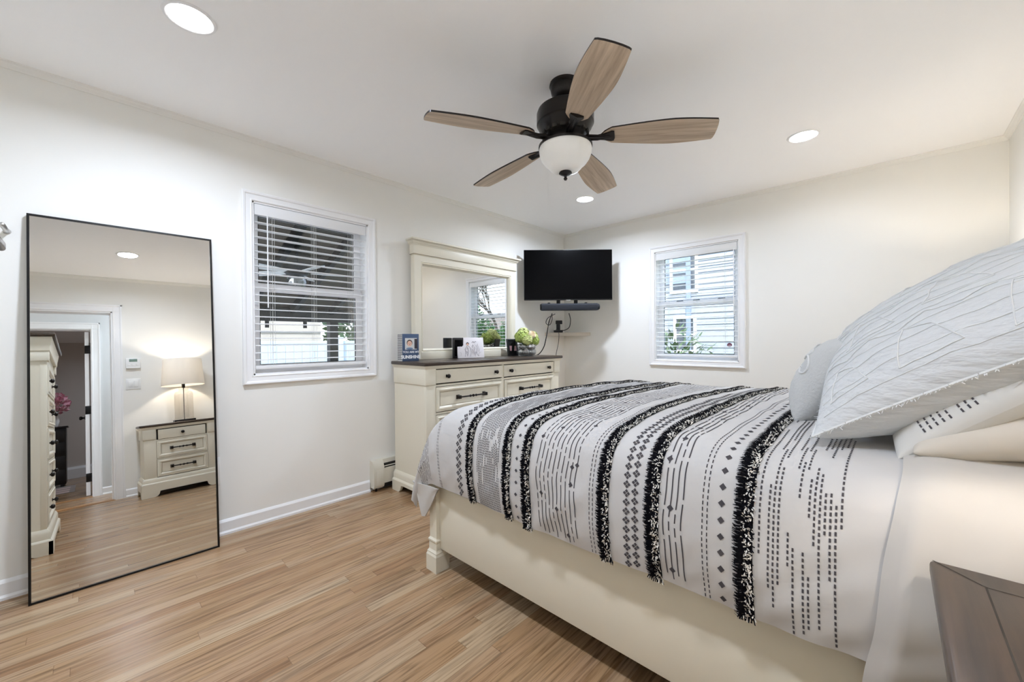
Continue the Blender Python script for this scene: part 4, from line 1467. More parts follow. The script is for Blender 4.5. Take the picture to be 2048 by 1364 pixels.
def duvet_point(u, v, lift=0.0):
    ve = min(max(v, 0.0), VT)
    y, z = side_at(ve)
    y, z = float(y), float(z)
    if v < 0: z += v; y += -v * 0.15
    if v > VT: z -= (v - VT)
    x, b = foot_at(u)
    a = ZC - z
    a0 = max(a, 0.0); b0 = max(b, 0.0)
    drop = (a0 ** 4 + b0 ** 4) ** 0.25 if (a0 > 1e-6 or b0 > 1e-6) else 0.0
    head = 0.012 * max(0.0, min(1.0, (x - 1.7) / 0.9)) * max(0.0, 1 - a0 / 0.4)
    # the corner of the drape rounds off
    k_ = min(1.0, a0 / 0.3) * min(1.0, b0 / 0.3)
    side = -1 if y < 2.0 else 1
    yy_ = y - side * 0.03 * k_
    xx_ = x + 0.035 * (y - 1.15) * max(0.0, min(1.0, (u - 1.2) / 0.4)) + 0.03 * k_
    zz_ = ZC - drop + head
    hang = min(1.0, max(0.0, (a0 - 0.06) / 0.2))
    nz = noise.noise(Vector((xx_ * 3.1, yy_ * 2.3, zz_ * 2.7)))
    n2_ = noise.noise(Vector((xx_ * 9 + zz_ * 6, 3.3, zz_ * 4)))
    n3_ = noise.noise(Vector((xx_ * 5.0, yy_ * 7.0, 8.1)))
    zz_ += (1 - hang) * (0.008 * nz + 0.007 * n3_ + 0.004 * noise.noise(Vector((xx_ * 12, yy_ * 10, 4.4)))) * min(1.0, (u - U0) / 0.3)
    n4_ = noise.noise(Vector((xx_ * 11 - zz_ * 13, 5.1, zz_ * 2.0)))
    yy_ += side * hang * (0.009 * n2_ + 0.008 * nz + 0.006 * n4_)
    # hem waves
    low = max(0.0, (a0 - 0.3) / 0.12)
    zz_ += low * 0.014 * noise.noise(Vector((xx_ * 2.6, 1.7, 0)))
    footh = min(1.0, max(0.0, (b0 - 0.08) / 0.2))
    xx_ -= footh * 0.012 * noise.noise(Vector((yy_ * 5, zz_ * 3, 2.2)))
    return (xx_, yy_, zz_)


NU, NV = 180, 230
us = np.linspace(U0, U1, NU)
vv = np.linspace(0, VT, NV)
G = np.array([[duvet_point(u, v) for v in vv] for u in us])
du = np.gradient(G, axis=0)
dv = np.gradient(G, axis=1)
GN = np.cross(du, dv)
GN /= (np.linalg.norm(GN, axis=2, keepdims=True) + 1e-12)
if GN[NU - 20, NV // 2, 2] < 0: GN = -GN


def samp(u, v, off=0.0):
    fu = (u - U0) / (U1 - U0) * (NU - 1)
    fv_ = v / VT * (NV - 1)
    iu = int(min(max(math.floor(fu), 0), NU - 2)); iv = int(min(max(math.floor(fv_), 0), NV - 2))
    a, b = fu - iu, fv_ - iv
    p = (G[iu, iv] * (1 - a) * (1 - b) + G[iu + 1, iv] * a * (1 - b) + G[iu, iv + 1] * (1 - a) * b + G[iu + 1, iv + 1] * a * b)
    n = (GN[iu, iv] * (1 - a) * (1 - b) + GN[iu + 1, iv] * a * (1 - b) + GN[iu, iv + 1] * (1 - a) * b + GN[iu + 1, iv + 1] * a * b)
    return p + n * off, n


duvet = thing('duvet', 'white duvet with black fringe stripes and dashed print across the bed', 'duvet', (2.0, 2.0, 0.88))
DO = np.array((2.0, 2.0, 0.88))
TH = 0.016
mbd = MB()
vs = [tuple(p) for p in (G - DO).reshape(-1, 3)]
inn = (G - GN * TH - DO).reshape(-1, 3)
vs += [tuple(p) for p in inn]
NN = NU * NV
fs, ms = [], []
for i in range(NU - 1):
    for j in range(NV - 1):
        a = i * NV + j
        fs.append((a, a + NV, a + NV + 1, a + 1))
        fs.append((NN + a, NN + a + 1, NN + a + NV + 1, NN + a + NV))
for i in range(NU - 1):
    for j in (0, NV - 1):
        a = i * NV + j
        fs.append((a, a + NV, NN + a + NV, NN + a))
for j in range(NV - 1):
    for i in (0, NU - 1):
        a = i * NV + j
        fs.append((a, a + 1, NN + a + 1, NN + a))
mbd.add(vs, fs)

# ---- printed pattern (second material of the same cover)
PR = 1
LIFT = 0.0012
rp = random.Random(21)


def dash(u, v0, v1, w, du_=0.0, nseg=None):
    n = nseg or max(1, int((v1 - v0) / 0.012))
    vs, fs = [], []
    for k_ in range(n + 1):
        t_ = k_ / n
        v = v0 + (v1 - v0) * t_
        uu = u + du_ * t_
        for s in (-1, 1):
            p, _ = samp(uu + s * w / 2, v, LIFT)
            vs.append(tuple(p - DO))
    for k_ in range(n):
        fs.append((2 * k_, 2 * k_ + 1, 2 * k_ + 3, 2 * k_ + 2))
    mbd.add(vs, fs, PR)


def diamond(u, v, r, ru=None):
    ru = ru or r
    q = [samp(u + ru, v, LIFT)[0], samp(u, v + r, LIFT)[0], samp(u - ru, v, LIFT)[0], samp(u, v - r, LIFT)[0]]
    mbd.add([tuple(p - DO) for p in q], [(0, 1, 2, 3)], PR)


VMIN, VMAX = 0.004, VT - 0.004


def dotted(u, dl, gl, w):
    v = VMIN
    while v < VMAX - dl:
        dash(u, v, v + dl, w, nseg=1)
        v += dl + gl


def wavy(u, amp, dl, gl, w, ph):
    v = VMIN + rp.uniform(0, 0.03)
    f_w = lambda q: u + amp * sin(q * 21 + ph) + amp * 0.6 * sin(q * 47 + ph * 2)
    while v < VMAX - 0.01:
        L_ = dl * rp.choice((0.25, 0.7, 1.0, 1.3))
        v1 = min(VMAX, v + L_)
        n = max(1, int((v1 - v) / 0.015))
        for k_ in range(n):
            a_, b_ = v + (v1 - v) * k_ / n, v + (v1 - v) * (k_ + 1) / n
            dash(f_w(a_), a_, b_, w, f_w(b_) - f_w(a_), nseg=1)
        v = v1 + gl


# foot cluster
for k_ in range(9):
    wavy(0.985 + k_ * 0.027, 0.001, 0.05, 0.010, 0.0045, k_)
for k_ in range(30):
    diamond(rp.uniform(1.0, 1.2), rp.uniform(0.02, VT - 0.02), 0.0075)
# dotted pairs
for u in (1.345, 2.214, 2.566):
    for s in (-0.006, 0.006):
        dotted(u + s, 0.0095, 0.006, 0.0028)


# clusters of small squares set as diamonds
def cluster(u, v, r):
    for a_, b_ in ((1, 0), (-1, 0), (0, 1), (0, -1)):
        diamond(u + a_ * r, v + b_ * r, r * 0.82)


v = 0.012
k_ = 0
while v < VMAX - 0.01:
    cluster(1.525 - 0.008 + (0.016 if k_ % 2 else 0), v, 0.0066)
    v += 0.0165
    k_ += 1
v = 0.012
while v < VMAX - 0.02:
    cluster(2.352 - 0.014, v, 0.0068)
    cluster(2.352 + 0.014, v + 0.010, 0.0068)
    v += 0.027
# woven band of short stitches
for k_ in range(17):
    u = 1.652 + k_ * 0.0078
    v = VMIN
    on = True
    while v < VMAX - 0.01:
        L_ = rp.uniform(0.06, 0.34) if on else rp.uniform(0.01, 0.07)
        e_ = min(VMAX, v + L_)
        if on:
            q = v
            while q < e_ - 0.004:
                dash(u + rp.uniform(-0.0008, 0.0008), q, q + 0.0062, 0.0036, nseg=1)
                q += 0.0098
        v = e_
        on = not on
# single column of diamonds
for u0, pitch in ((1.877, 0.045), (2.606, 0.041)):
    v = 0.02
    while v < VMAX - 0.01:
        diamond(u0, v, 0.0095 if u0 > 2 else 0.0075, 0.0088 if u0 > 2 else 0.0075)
        v += pitch
# wavy lines with scattered diamonds
for k_ in range(10):
    wavy(1.985 + k_ * 0.0185, 0.0026, 0.085, 0.010, 0.0032, 0.4)
for k_ in range(46):
    diamond(1.985 + rp.randrange(10) * 0.0185, 0.02 + (VT - 0.04) * (k_ + rp.random()) / 46, 0.0088)
for k_ in range(4):
    wavy(2.458 + k_ * 0.0165, 0.0022, 0.10, 0.012, 0.0034, 1.2)
for k_ in range(18):
    diamond(2.458 + rp.randrange(4) * 0.0165, 0.03 + (VT - 0.06) * (k_ + rp.random()) / 18, 0.0095)
# blocks of stitches near the pillows
cols = [(2.692 + k_ * 0.0098, 0 if k_ < 6 else (1 if k_ < 12 else 2)) for k_ in range(17)]
dens = {0: (0.16, 0.6, 0.03, 0.16), 1: (0.08, 0.34, 0.06, 0.3), 2: (0.08, 0.4, 0.05, 0.26)}
for u, g_ in cols:
    if g_ == 0 and rp.random() < 0.1: continue
    v = VMIN + rp.uniform(0, 0.06)
    on = rp.random() < 0.75
    a_, b_, c_, d_ = dens[g_]
    while v < VMAX - 0.01:
        L_ = rp.uniform(a_, b_) if on else rp.uniform(c_, d_)
        e_ = min(VMAX, v + L_)
        if on:
            q = v
            while q < e_ - 0.006:
                dash(u, q, q + 0.0085, 0.0040, nseg=1)
                q += 0.0138
        v = e_
        on = not on
for s in ():
    pass
mbd.obj('cover', [M['duvet'], M['print']], duvet, smooth=70)


def fringe(mb, path, width, rnd_):
    """path(t, w): point and normal; t metres along, w across (-1 left .. 1 right)"""
    pass


# ---- tufted fringe stripes
rf = random.Random(5)
for u0 in (1.600, 1.823, 1.926, 2.258, 2.420, 2.658):
    f_ = MB()
    # woven tape
    n = 240
    vs, fs = [], []
    for k_ in range(n + 1):
        v = VT * k_ / n
        for w_ in (-0.006, 0.021):
            vs.append(tuple(samp(u0 + w_, v, 0.0020)[0] - DO))
    for k_ in range(n):
        fs.append((2 * k_, 2 * k_ + 1, 2 * k_ + 3, 2 * k_ + 2))
    f_.add(vs, fs, 0)
    # black yarn ends lying to the left
    v = -0.0
    while v < VT:
        for lay in range(3):
            L_ = rf.uniform(0.014, 0.026)
            wv = rf.uniform(-0.006, 0.006)
            b0_, nn_ = samp(u0 + rf.uniform(-0.003, 0.004), v, 0.003)
            t0_, nt_ = samp(u0 - L_ * 0.6, v + wv * 0.5, 0.008 + lay * 0.002)
            t1_, _ = samp(u0 - L_, v + wv, 0.003 + lay * 0.002)
            hw = np.array((0, 0, 0.0)) + (samp(u0, min(VT, v + 0.002), 0)[0] - samp(u0, max(0, v - 0.002), 0)[0]) * 0.42
            f_.add([tuple(q - DO) for q in (b0_ - hw, b0_ + hw, t0_ + hw, t0_ - hw, t1_ + hw * 0.4, t1_ - hw * 0.4)], [(0, 1, 2, 3), (3, 2, 4, 5)], 0)
        v += 0.0042
    # speckled loops on the right
    v = 0.0
    while v < VT:
        for c_ in range(5):
            w0 = 0.001 + c_ * 0.0044 + rf.uniform(-0.002, 0.002)
            a_ = rf.uniform(0, 2 * pi)
            L_ = rf.uniform(0.004, 0.0085)
            p0, n0 = samp(u0 + w0, min(VT, max(0, v)), 0.0024)
            p1, n1 = samp(u0 + w0 + L_ * cos(a_), min(VT, max(0, v + L_ * sin(a_))), rf.uniform(0.005, 0.009))
            d_ = p1 - p0
            s_ = np.cross(d_, n0); s_ = s_ / (np.linalg.norm(s_) + 1e-9) * 0.0015
            f_.add([tuple(q - DO) for q in (p0 - s_, p0 + s_, p1 + s_, p1 - s_)], [(0, 1, 2, 3)], 1 if rf.random() < 0.5 else 0)
        v += 0.0040
    # loose ends below the hem
    for k_ in range(40):
        w0 = rf.uniform(-0.02, 0.022)
        p0, n0 = samp(u0 + w0, 0.004, 0.003)
        p1 = p0 + np.array((rf.uniform(-.006, .006), rf.uniform(-.004, .002), -rf.uniform(0.006, 0.018)))
        s_ = np.array((0.0014, 0, 0))
        f_.add([tuple(q - DO) for q in (p0 - s_, p0 + s_, p1 + s_, p1 - s_)], [(0, 1, 2, 3)], 1 if rf.random() < 0.2 else 0)
    f_.obj('fringe_stripe', [M['yarn_black'], M['yarn_white']], duvet, smooth=0)

# lining corner that hangs below the hem at the foot
lc = MB()
rows_ = []
for i in range(9):
    t_ = i / 8
    top_ = Vector((1.105 + 0.225 * t_, 1.168 - 0.006 * sin(pi * t_), 0.425 + 0.012 * t_))
    bot_ = Vector((1.105 + 0.225 * t_, 1.172, 0.425)) * 0 + Vector((1.12 + 0.20 * t_, 1.165, 0.425 - 0.175 * (t_ / 0.42 if t_ < 0.42 else (1 - t_) / 0.58)))
    rows_.append([top_.lerp(bot_, q / 5) + Vector((0, -0.004 * sin(q + i), 0)) for q in range(6)])
vs = [tuple(np.array(p) - DO) for r_ in rows_ for p in r_]
vs2 = [(p[0], p[1] + 0.006, p[2]) for p in vs]
fs = []
for i in range(8):
    for q in range(5):
        a = i * 6 + q
        fs.append((a, a + 6, a + 7, a + 1)); fs.append((54 + a, 54 + a + 1, 54 + a + 7, 54 + a + 6))
for i in range(8):
    for q in (0, 5):
        a = i * 6 + q
        fs.append((a, a + 6, 54 + a + 6, 54 + a))
lc.add(vs + vs2, fs)
lc.obj('lining_corner', M['sheet'], duvet, smooth=60)

# ------------------------------------------------------------------ plain sheet folded back at the head end
sheet = thing('top_sheet', 'plain ivory sheet folded over the head end beside the nightstand', 'sheet', (3.1, 2.0, 0.88))
SO = np.array((3.1, 2.0, 0.88))
ms_, nv_ = 40, 150
vs, inn = [], []
GS = []
for i in range(ms_ + 1):
    row = []
    for j in range(nv_ + 1):
        v = -0.075 + (VT + 0.10) * j / nv_
        z_ref = duvet_point(2.9, v)[2]
        ul = 2.945 - 0.135 * max(0.0, 0.88 - z_ref) + 0.006 * noise.noise(Vector((v * 6, 1, 0)))
        u = ul + (3.372 - ul) * i / ms_
        p = np.array(duvet_point(u, v))
        ed = min(1.0, i / 3.0)
        y_, z_ = p[1], p[2]
        off = 0.008 + 0.012 * ed
        if v < 0.42: off += 0.022 * sin(pi * min(1, max(0, (v + 0.075) / 0.5))) * ed
        # outward direction from the profile
        q0 = np.array(duvet_point(u, v - 0.004)); q1 = np.array(duvet_point(u, v + 0.004))
        tdir = q1 - q0; nrm = np.array((0, -tdir[2], tdir[1])); nrm /= (np.linalg.norm(nrm) + 1e-9)
        wr_ = 0.006 * noise.noise(Vector((u * 7 + z_ * 5, y_ * 3, z_ * 9))) + 0.004 * noise.noise(Vector((u * 17, y_ * 9, z_ * 15)))
        row.append(p + nrm * (off + wr_ * ed))
    GS.append(row)
GS = np.array(GS)
a_ = np.gradient(GS, axis=0); b_ = np.gradient(GS, axis=1)
NS = np.cross(a_, b_); NS /= (np.linalg.norm(NS, axis=2, keepdims=True) + 1e-12)
if NS[20, 75, 2] < 0: NS = -NS
w1_, w2_ = GS.shape[0], GS.shape[1]
vs = [tuple(p) for p in (GS - SO).reshape(-1, 3)] + [tuple(p) for p in (GS - NS * 0.010 - SO).reshape(-1, 3)]
NN = w1_ * w2_
fs = []
for i in range(w1_ - 1):
    for j in range(w2_ - 1):
        a = i * w2_ + j
        fs.append((a, a + w2_, a + w2_ + 1, a + 1)); fs.append((NN + a, NN + a + 1, NN + a + w2_ + 1, NN + a + w2_))
for i in range(w1_ - 1):
    for j in (0, w2_ - 1):
        a = i * w2_ + j
        fs.append((a, a + w2_, NN + a + w2_, NN + a))
for j in range(w2_ - 1):
    for i in (0, w1_ - 1):
        a = i * w2_ + j
        fs.append((a, a + 1, NN + a + 1, NN + a))
MB_s = MB(); MB_s.add(vs, fs)
MB_s.obj('cloth', M['sheet'], sheet, smooth=70)


# ------------------------------------------------------------------ pillows
class Cushion:
    def __init__(self, P0, e1, e2, w1, w2, T, pinch=0.05, seed=0, wr=0.006, pw=0.5, sag=0.0, back=None, bpw=None):
        self.P0 = Vector(P0); self.e1 = Vector(e1).normalized(); e2 = Vector(e2)
        self.e2 = (e2 - self.e1 * e2.dot(self.e1)).normalized()
        self.n = self.e1.cross(self.e2).normalized()
        if self.n.z < 0: self.n = -self.n
        self.w1, self.w2, self.T, self.pinch, self.seed, self.wr, self.pw, self.sag = w1, w2, T, pinch, seed, wr, pw, sag
        self.back = T if back is None else back
        self.bpw = pw if bpw is None else bpw

    def at(self, s, t, side=1, off=0.0):
        a = s - 0.5; b = t - 0.5
        ps = self.pinch
        a2 = a * (1 - ps * (1 - (2 * b) ** 2) * abs(2 * a) ** 3)
        b2 = b * (1 - ps * (1 - (2 * a) ** 2) * abs(2 * b) ** 3)
        fs_ = max(0.0, 1 - abs(2 * a) ** 2.6); ft = max(0.0, 1 - abs(2 * b) ** 2.6)
        h = (self.T if side > 0 else self.back) / 2 * (fs_ * ft) ** (self.pw if side > 0 else self.bpw)
        c = self.P0 + self.e1 * (self.w1 * (a2 + 0.5)) + self.e2 * (self.w2 * (b2 + 0.5))
        wv = self.wr * (noise.noise(Vector((s * 7 + self.seed, t * 7, side * 3))) + 0.5 * noise.noise(Vector((s * 17 + self.seed, t * 17, side * 5)))) * min(1, fs_ * ft * 3)
        c = c + self.n * (side * (h + wv + off)) - self.n * self.sag * (1 - (2 * a) ** 2)
        return c

    def mesh(self, mb, n=44, origin=Vector((0, 0, 0)), m=0):
        g = [0.5 - 0.5 * cos(pi * i / n) for i in range(n + 1)]
        vs, fs = [], []
        for side in (1, -1):
            for s in g:
                for t in g:
                    vs.append(tuple(self.at(s, t, side) - origin))
        k = n + 1
        NNc = k * k
        for i in range(n):
            for j in range(n):
                a = i * k + j
                fs.append((a, a + k, a + k + 1, a + 1))
                fs.append((NNc + a, NNc + a + 1, NNc + a + k + 1, NNc + a + k))
        mb.add(vs, fs, m)
        return mb


def weld(o, d=0.0004):
    bm = bmesh.new(); bm.from_mesh(o.data)
    bmesh.ops.remove_doubles(bm, verts=bm.verts[:], dist=d)
    bmesh.ops.recalc_face_normals(bm, faces=bm.faces[:])
    bm.to_mesh(o.data); bm.free()
    for p in o.data.polygons: p.use_smooth = True
    o.data.set_sharp_from_angle(angle=radians(89))


def seam_fuzz(mb, cu, edges, origin, L=0.012, step=0.0035, seed=1, m=0):
    r_ = random.Random(seed)
    for (s0, t0, s1, t1) in edges:
        ln = (cu.at(s0, t0, 1) - cu.at(s1, t1, 1)).length
        k = int(ln / step)
        for i in range(k):
            q = (i + r_.random()) / k
            s, t = s0 + (s1 - s0) * q, t0 + (t1 - t0) * q
            p = cu.at(s, t, 1) - origin
            out = (cu.e1 * ((s - 0.5) * (1 if abs(s - 0.5) > 0.49 else 0.1)) + cu.e2 * ((t - 0.5) * (1 if abs(t - 0.5) > 0.49 else 0.1))).normalized()
            d = (out + cu.n * r_.uniform(-0.4, 0.7) + cu.e1 * r_.uniform(-.6, .6) + cu.e2 * r_.uniform(-.6, .6)).normalized() * L * r_.uniform(0.5, 1.3)
            w = d.cross(cu.n).normalized() * 0.0012
            mb.add([p - w, p + w, p + d + w * 0.5, p + d - w * 0.5], [(0, 1, 2, 3)], m)


# big white quilted square pillow
big = Cushion((2.775, 1.335, 0.892), (0.83, -0.18, 0.51), (0.09, 0.90, 0.425), 0.665, 0.65, 0.22, pinch=0.06, seed=2, wr=0.008, pw=0.62, back=0.30, bpw=0.42)
PO = Vector((3.0, 1.6, 1.1))
bp_ = thing('square_pillow', 'large white quilted pillow with raw fringed edge leaning at the front', 'pillow', tuple(PO))
o = big.mesh(MB(), 56, PO).obj('cover', M['pillow_white'], bp_); weld(o)
sm = MB()
EDG = [(0, 0, 1, 0), (0, 0, 0, 1), (1, 0, 1, 1), (0, 1, 1, 1)]
for e_ in EDG:
    sm.tube([tuple(big.at(e_[0] + (e_[2] - e_[0]) * q / 40, e_[1] + (e_[3] - e_[1]) * q / 40, 1) - PO) for q in range(41)], 0.0042, 6)
seam_fuzz(sm, big, EDG, PO)
sm.obj('fringed_seam', M['pillow_seam'], bp_, smooth=50)
# stitched patches: raw-edged triangles and zigzags on the front
pq = MB()


def patch(pts, closed=True, rad=0.0016):
    P = pts + ([pts[0]] if closed else [])
    q = []
    for (a, b), (c, d) in zip(P[:-1], P[1:]):
        for k in range(12):
            q.append((a + (c - a) * k / 12, b + (d - b) * k / 12))
    q.append(P[-1])
    pq.tube([tuple(big.at(s, t, 1, 0.001 + 0.0010 * noise.noise(Vector((s * 90, t * 90, 0)))) - PO) for s, t in q], rad, 5)


for (s, t, z) in ((0.10, 0.09, 0.16), (0.36, 0.08, 0.19), (0.66, 0.07, 0.22), (0.20, 0.36, 0.2), (0.50, 0.38, 0.2), (0.80, 0.40, 0.18), (0.12, 0.66, 0.2), (0.42, 0.68, 0.2), (0.72, 0.70, 0.2)):
    patch([(s, t), (s + z, t + 0.01), (s + z * 0.75, t + z * 0.75), (s + z * 0.3, t + z)])
for t in (0.30, 0.60, 0.90):
    patch([(q / 10, t + (0.02 if q % 2 else -0.02)) for q in range(1, 10)], False)
for k in range(26):
    t = 0.05 + 0.9 * k / 26
    if k % 2: continue
    patch([(0.06, t), (0.5, t + 0.01), (0.94, t)], False, 0.0009)
pq.obj('quilted_patches', M['pillow_seam'], bp_, smooth=50)

# pale grey pillow with scroll embroidery
gp = Cushion((2.695, 1.60, 0.880), (0.50, -0.08, 0.86), (0.06, 0.99, 0.02), 0.30, 0.46, 0.20, pinch=0.03, seed=9, wr=0.004, pw=0.5)
GO = Vector((2.78, 1.85, 1.0))
gpo = thing('scatter_pillow', 'small pale grey pillow with white scroll embroidery behind the large pillow', 'pillow', tuple(GO))
o = gp.mesh(MB(), 40, GO).obj('cover', M['pillow_grey'], gpo); weld(o)


def spiral(s0, t0, r, turns, ph, sg=1):
    pts = []
    for k in range(40):
        q = k / 39
        a = ph + sg * turns * 2 * pi * q
        rr = r * (1 - 0.8 * q)
        pts.append(tuple(gp.at(s0 + rr * cos(a), t0 + rr * sin(a), 1, 0.002) - GO))
    MB().tube(pts, 0.0035, 6).obj('scroll_embroidery', M['pillow_seam'], gpo, smooth=60)


for s0, t0, r, tu, ph, sg in ((0.52, 0.17, 0.15, 0.9, 1.2, -1), (0.68, 0.30, 0.12, 1.0, 0.5, 1), (0.35, 0.48, 0.12, 1.0, 2.5, -1), (0.70, 0.62, 0.12, 1.0, 0.6, 1), (0.38, 0.80, 0.11, 0.9, 2.2, -1)):
    spiral(s0, t0, r, tu, ph, sg)

# cream sleeping pillow and striped sham under the big pillow
cp = Cushion((2.965, 1.29, 0.893), (0.92, -0.03, 0.31), (0.0, 1.0, 0.0), 0.42, 0.62, 0.155, pinch=0.02, seed=4, wr=0.006, pw=0.42)
CO = Vector((3.2, 1.6, 0.98))
cpo = thing('sleeping_pillow', 'plain cream pillow under the striped sham beside the nightstand', 'pillow', tuple(CO))
o = cp.mesh(MB(), 36, CO).obj('cover', M['pillow_cream'], cpo); weld(o)
sh = Cushion((2.94, 1.315, 0.868), (0.74, -0.12, 0.62), (0.05, 0.94, 0.32), 0.50, 0.62, 0.15, pinch=0.02, seed=14, wr=0.006, pw=0.45)
HO = Vector((3.1, 1.6, 1.08))
sho = thing('pillow_sham', 'white sham pillow with black dashed stripes wedged under the large pillow', 'pillow', tuple(HO))
shm = sh.mesh(MB(), 40, HO)
for k in range(8):
    s = 0.16 + k * 0.028 + (0.02 if k > 4 else 0)
    t = 0.02
    while t < 0.96:
        q = [sh.at(s - 0.0038, t, 1, .0012), sh.at(s + 0.0038, t, 1, .0012), sh.at(s + 0.0038, t + 0.013, 1, .0012), sh.at(s - 0.0038, t + 0.013, 1, .0012)]
        shm.add([tuple(p - HO) for p in q], [(0, 1, 2, 3)], 1)
        t += 0.019
o = shm.obj('cover', [M['sham'], M['print']], sho, smooth=70)
ff = MB()
rq = random.Random(8)
for k in range(900):
    t = 0.02 + 0.95 * rq.random()
    s = 0.56 + rq.uniform(-0.045, 0.045)
    p = sh.at(s, t, 1, 0.002) - HO
    d = (sh.e1 * rq.uniform(-1, 1) + sh.e2 * rq.uniform(-1, 1) + sh.n * rq.uniform(0.2, 0.8)).normalized() * 0.012
    w = d.cross(sh.n).normalized() * 0.0018
    ff.add([p - w, p + w, p + d + w, p + d - w], [(0, 1, 2, 3)], 1 if rq.random() < 0.3 else 0)
ff.obj('fringe_stripe', [M['yarn_black'], M['yarn_white']], sho, smooth=0)

# ------------------------------------------------------------------ room across the hall
ed = thing('espresso_dresser', 'dark espresso dresser in the room across the hall', 'dresser', (6.75, -0.72, 0))
MB().box(-0.24, 0.24, -0.5, 0.5, 0.04, 0.88, 0.004).obj('body', M['espresso'], ed)
MB().box(-0.26, 0.26, -0.52, 0.52, 0.88, 0.905, 0.004).obj('top', M['espresso'], ed)
for k in range(4):
    dr = MB().box(-0.252, -0.238, -0.49, 0.49, 0.07 + k * 0.2, 0.255 + k * 0.2, 0.003).obj('drawer', M['espresso'], ed)
    MB().tube([(-0.262, -0.1, 0.165 + k * 0.2), (-0.262, 0.1, 0.165 + k * 0.2)], 0.005, 8).obj('pull_handle', M['black_metal'], dr)
for sx_ in (-1, 1):
    for sy_ in (-1, 1):
        MB().box(sx_ * 0.2 - 0.02, sx_ * 0.2 + 0.02, sy_ * 0.46 - 0.02, sy_ * 0.46 + 0.02, 0, 0.045).obj('foot', M['espresso'], ed)
pv = thing('blossom_vase', 'white vase of pink blossoms on the dark dresser across the hall', 'flowers', (6.7, -0.36, 0.906))
MB().lathe([(0.0, 0.0), (0.05, 0.0), (0.07, 0.08), (0.06, 0.16), (0.04, 0.20), (0.045, 0.22)], 24).obj('vase', M['plate'], pv)
bb = MB()
rn = random.Random(31)
for i in range(260):
    th, ph_ = rn.uniform(0, 2 * pi), math.acos(rn.uniform(-0.7, 1))
    rr = 0.19 * rn.uniform(0.5, 1) ** 0.5
    c = Vector((rr * sin(ph_) * cos(th), rr * sin(ph_) * sin(th), 0.34 + rr * cos(ph_)))
    d = Vector((rn.uniform(-1, 1), rn.uniform(-1, 1), rn.uniform(-1, 1))).normalized()
    e = d.cross(Vector((rn.uniform(-1, 1), rn.uniform(-1, 1), 1))).normalized()
    bb.add([c - d * .022 - e * .022, c + d * .022 - e * .022, c + d * .022 + e * .022, c - d * .022 + e * .022], [(0, 1, 2, 3)])
bb.obj('blossoms', M['petal_pink'], pv, smooth=0)
ss = MB()
for i in range(7):
    a = i * 0.9
    ss.tube([(0.01 * cos(a), 0.01 * sin(a), 0.1), (0.1 * cos(a), 0.1 * sin(a), 0.36)], 0.003, 5)
ss.obj('stems', M['bark'], pv)
rg = thing('rug', 'small grey and rose patterned rug on the floor across the hall', 'rug', (5.9, -0.62, 0.0))
rgm = MB().box(-0.55, 0.55, -0.5, 0.5, 0.001, 0.009, 0.002)
for (a, b_, c, d) in ((-0.5, -0.35, -0.45, 0.45), (-0.2, -0.05, -0.45, 0.45), (0.12, 0.3, -0.45, 0.45)):
    rgm.box(a, b_, c, d, 0.008, 0.0098, m=1)
rgm.obj('pile', [M['rug_a'], M['rug_b']], rg)
run_profile('baseboard_far', [(0, 0), (0.06, 0), (0.06, 0.16), (0.03, 0.2), (0, 0.2)], (X2 - 0.1, -2.5), (X2 - 0.1, 1.5), (-1, 0), 'white heater cover along the far wall across the hall', 'baseboard')

# ------------------------------------------------------------------ outside: ground and patio (left window)
GZ = -0.35
mb = MB().box(-30, 30, D + 0.16, 40, GZ - 0.1, GZ)
struct(mb, 'ground', M['grass'], 'lawn between the house and the pale neighbour house', 'ground')
mb = MB().box(-30, -0.16, -12, D + 0.16, GZ - 0.1, GZ)
struct(mb, 'ground_patio', M['concrete'], 'concrete patio outside the left window', 'ground')

pat = thing('patio_cover', 'dark sloping patio roof with rafters outside the left window', 'patio roof', (-0.2, 1.5, 2.92))
SLP = 0.37
L = 3.4
MB().add([(0, -4, 0), (-L, -4, -SLP * L), (-L, 4, -SLP * L), (0, 4, 0), (0, -4, 0.05), (-L, -4, -SLP * L + 0.05), (-L, 4, -SLP * L + 0.05), (0, 4, 0.05)],
         [(0, 1, 2, 3), (4, 7, 6, 5), (0, 4, 5, 1), (2, 6, 7, 3), (1, 5, 6, 2), (0, 3, 7, 4)]).obj('roof_panel', M['patio_roof'], pat, smooth=0)
for yk in range(-4, 5):
    y = yk * 0.56 + 0.05
    rft = MB()
    rft.add([(0, y - 0.03, -0.001), (-L, y - 0.03, -SLP * L - 0.001), (-L, y + 0.03, -SLP * L - 0.001), (0, y + 0.03, -0.001),
             (0, y - 0.03, -0.11), (-L, y - 0.03, -SLP * L - 0.11), (-L, y + 0.03, -SLP * L - 0.11), (0, y + 0.03, -0.11)],
            [(0, 1, 2, 3), (4, 7, 6, 5), (0, 4, 5, 1), (2, 6, 7, 3), (1, 5, 6, 2), (0, 3, 7, 4)])
    rft.obj('rafter', M['patio_dark'], pat, smooth=0)
MB().box(-L - 0.06, -L + 0.06, -4, 4, -SLP * L - 0.20, -SLP * L - 0.002).obj('eave_beam', M['patio_dark'], pat, smooth=0)
zb_ = 2.92 - SLP * L - 0.20
for y in (-1.4, 1.22, 3.6):
    MB().box(-L - 0.06, -L + 0.06, y - 0.065, y + 0.065, GZ - 2.92, -SLP * L - 0.19).obj('post', M['patio_dark'], pat, smooth=0)
for y in (0.27, 0.78, -0.25):
    MB().box(-L + 0.061, -L + 0.075, y - 0.025, y + 0.025, -SLP * L - 0.30, -SLP * L - 0.15).obj('hanging_bracket', M['patio_dark'], pat, smooth=0)

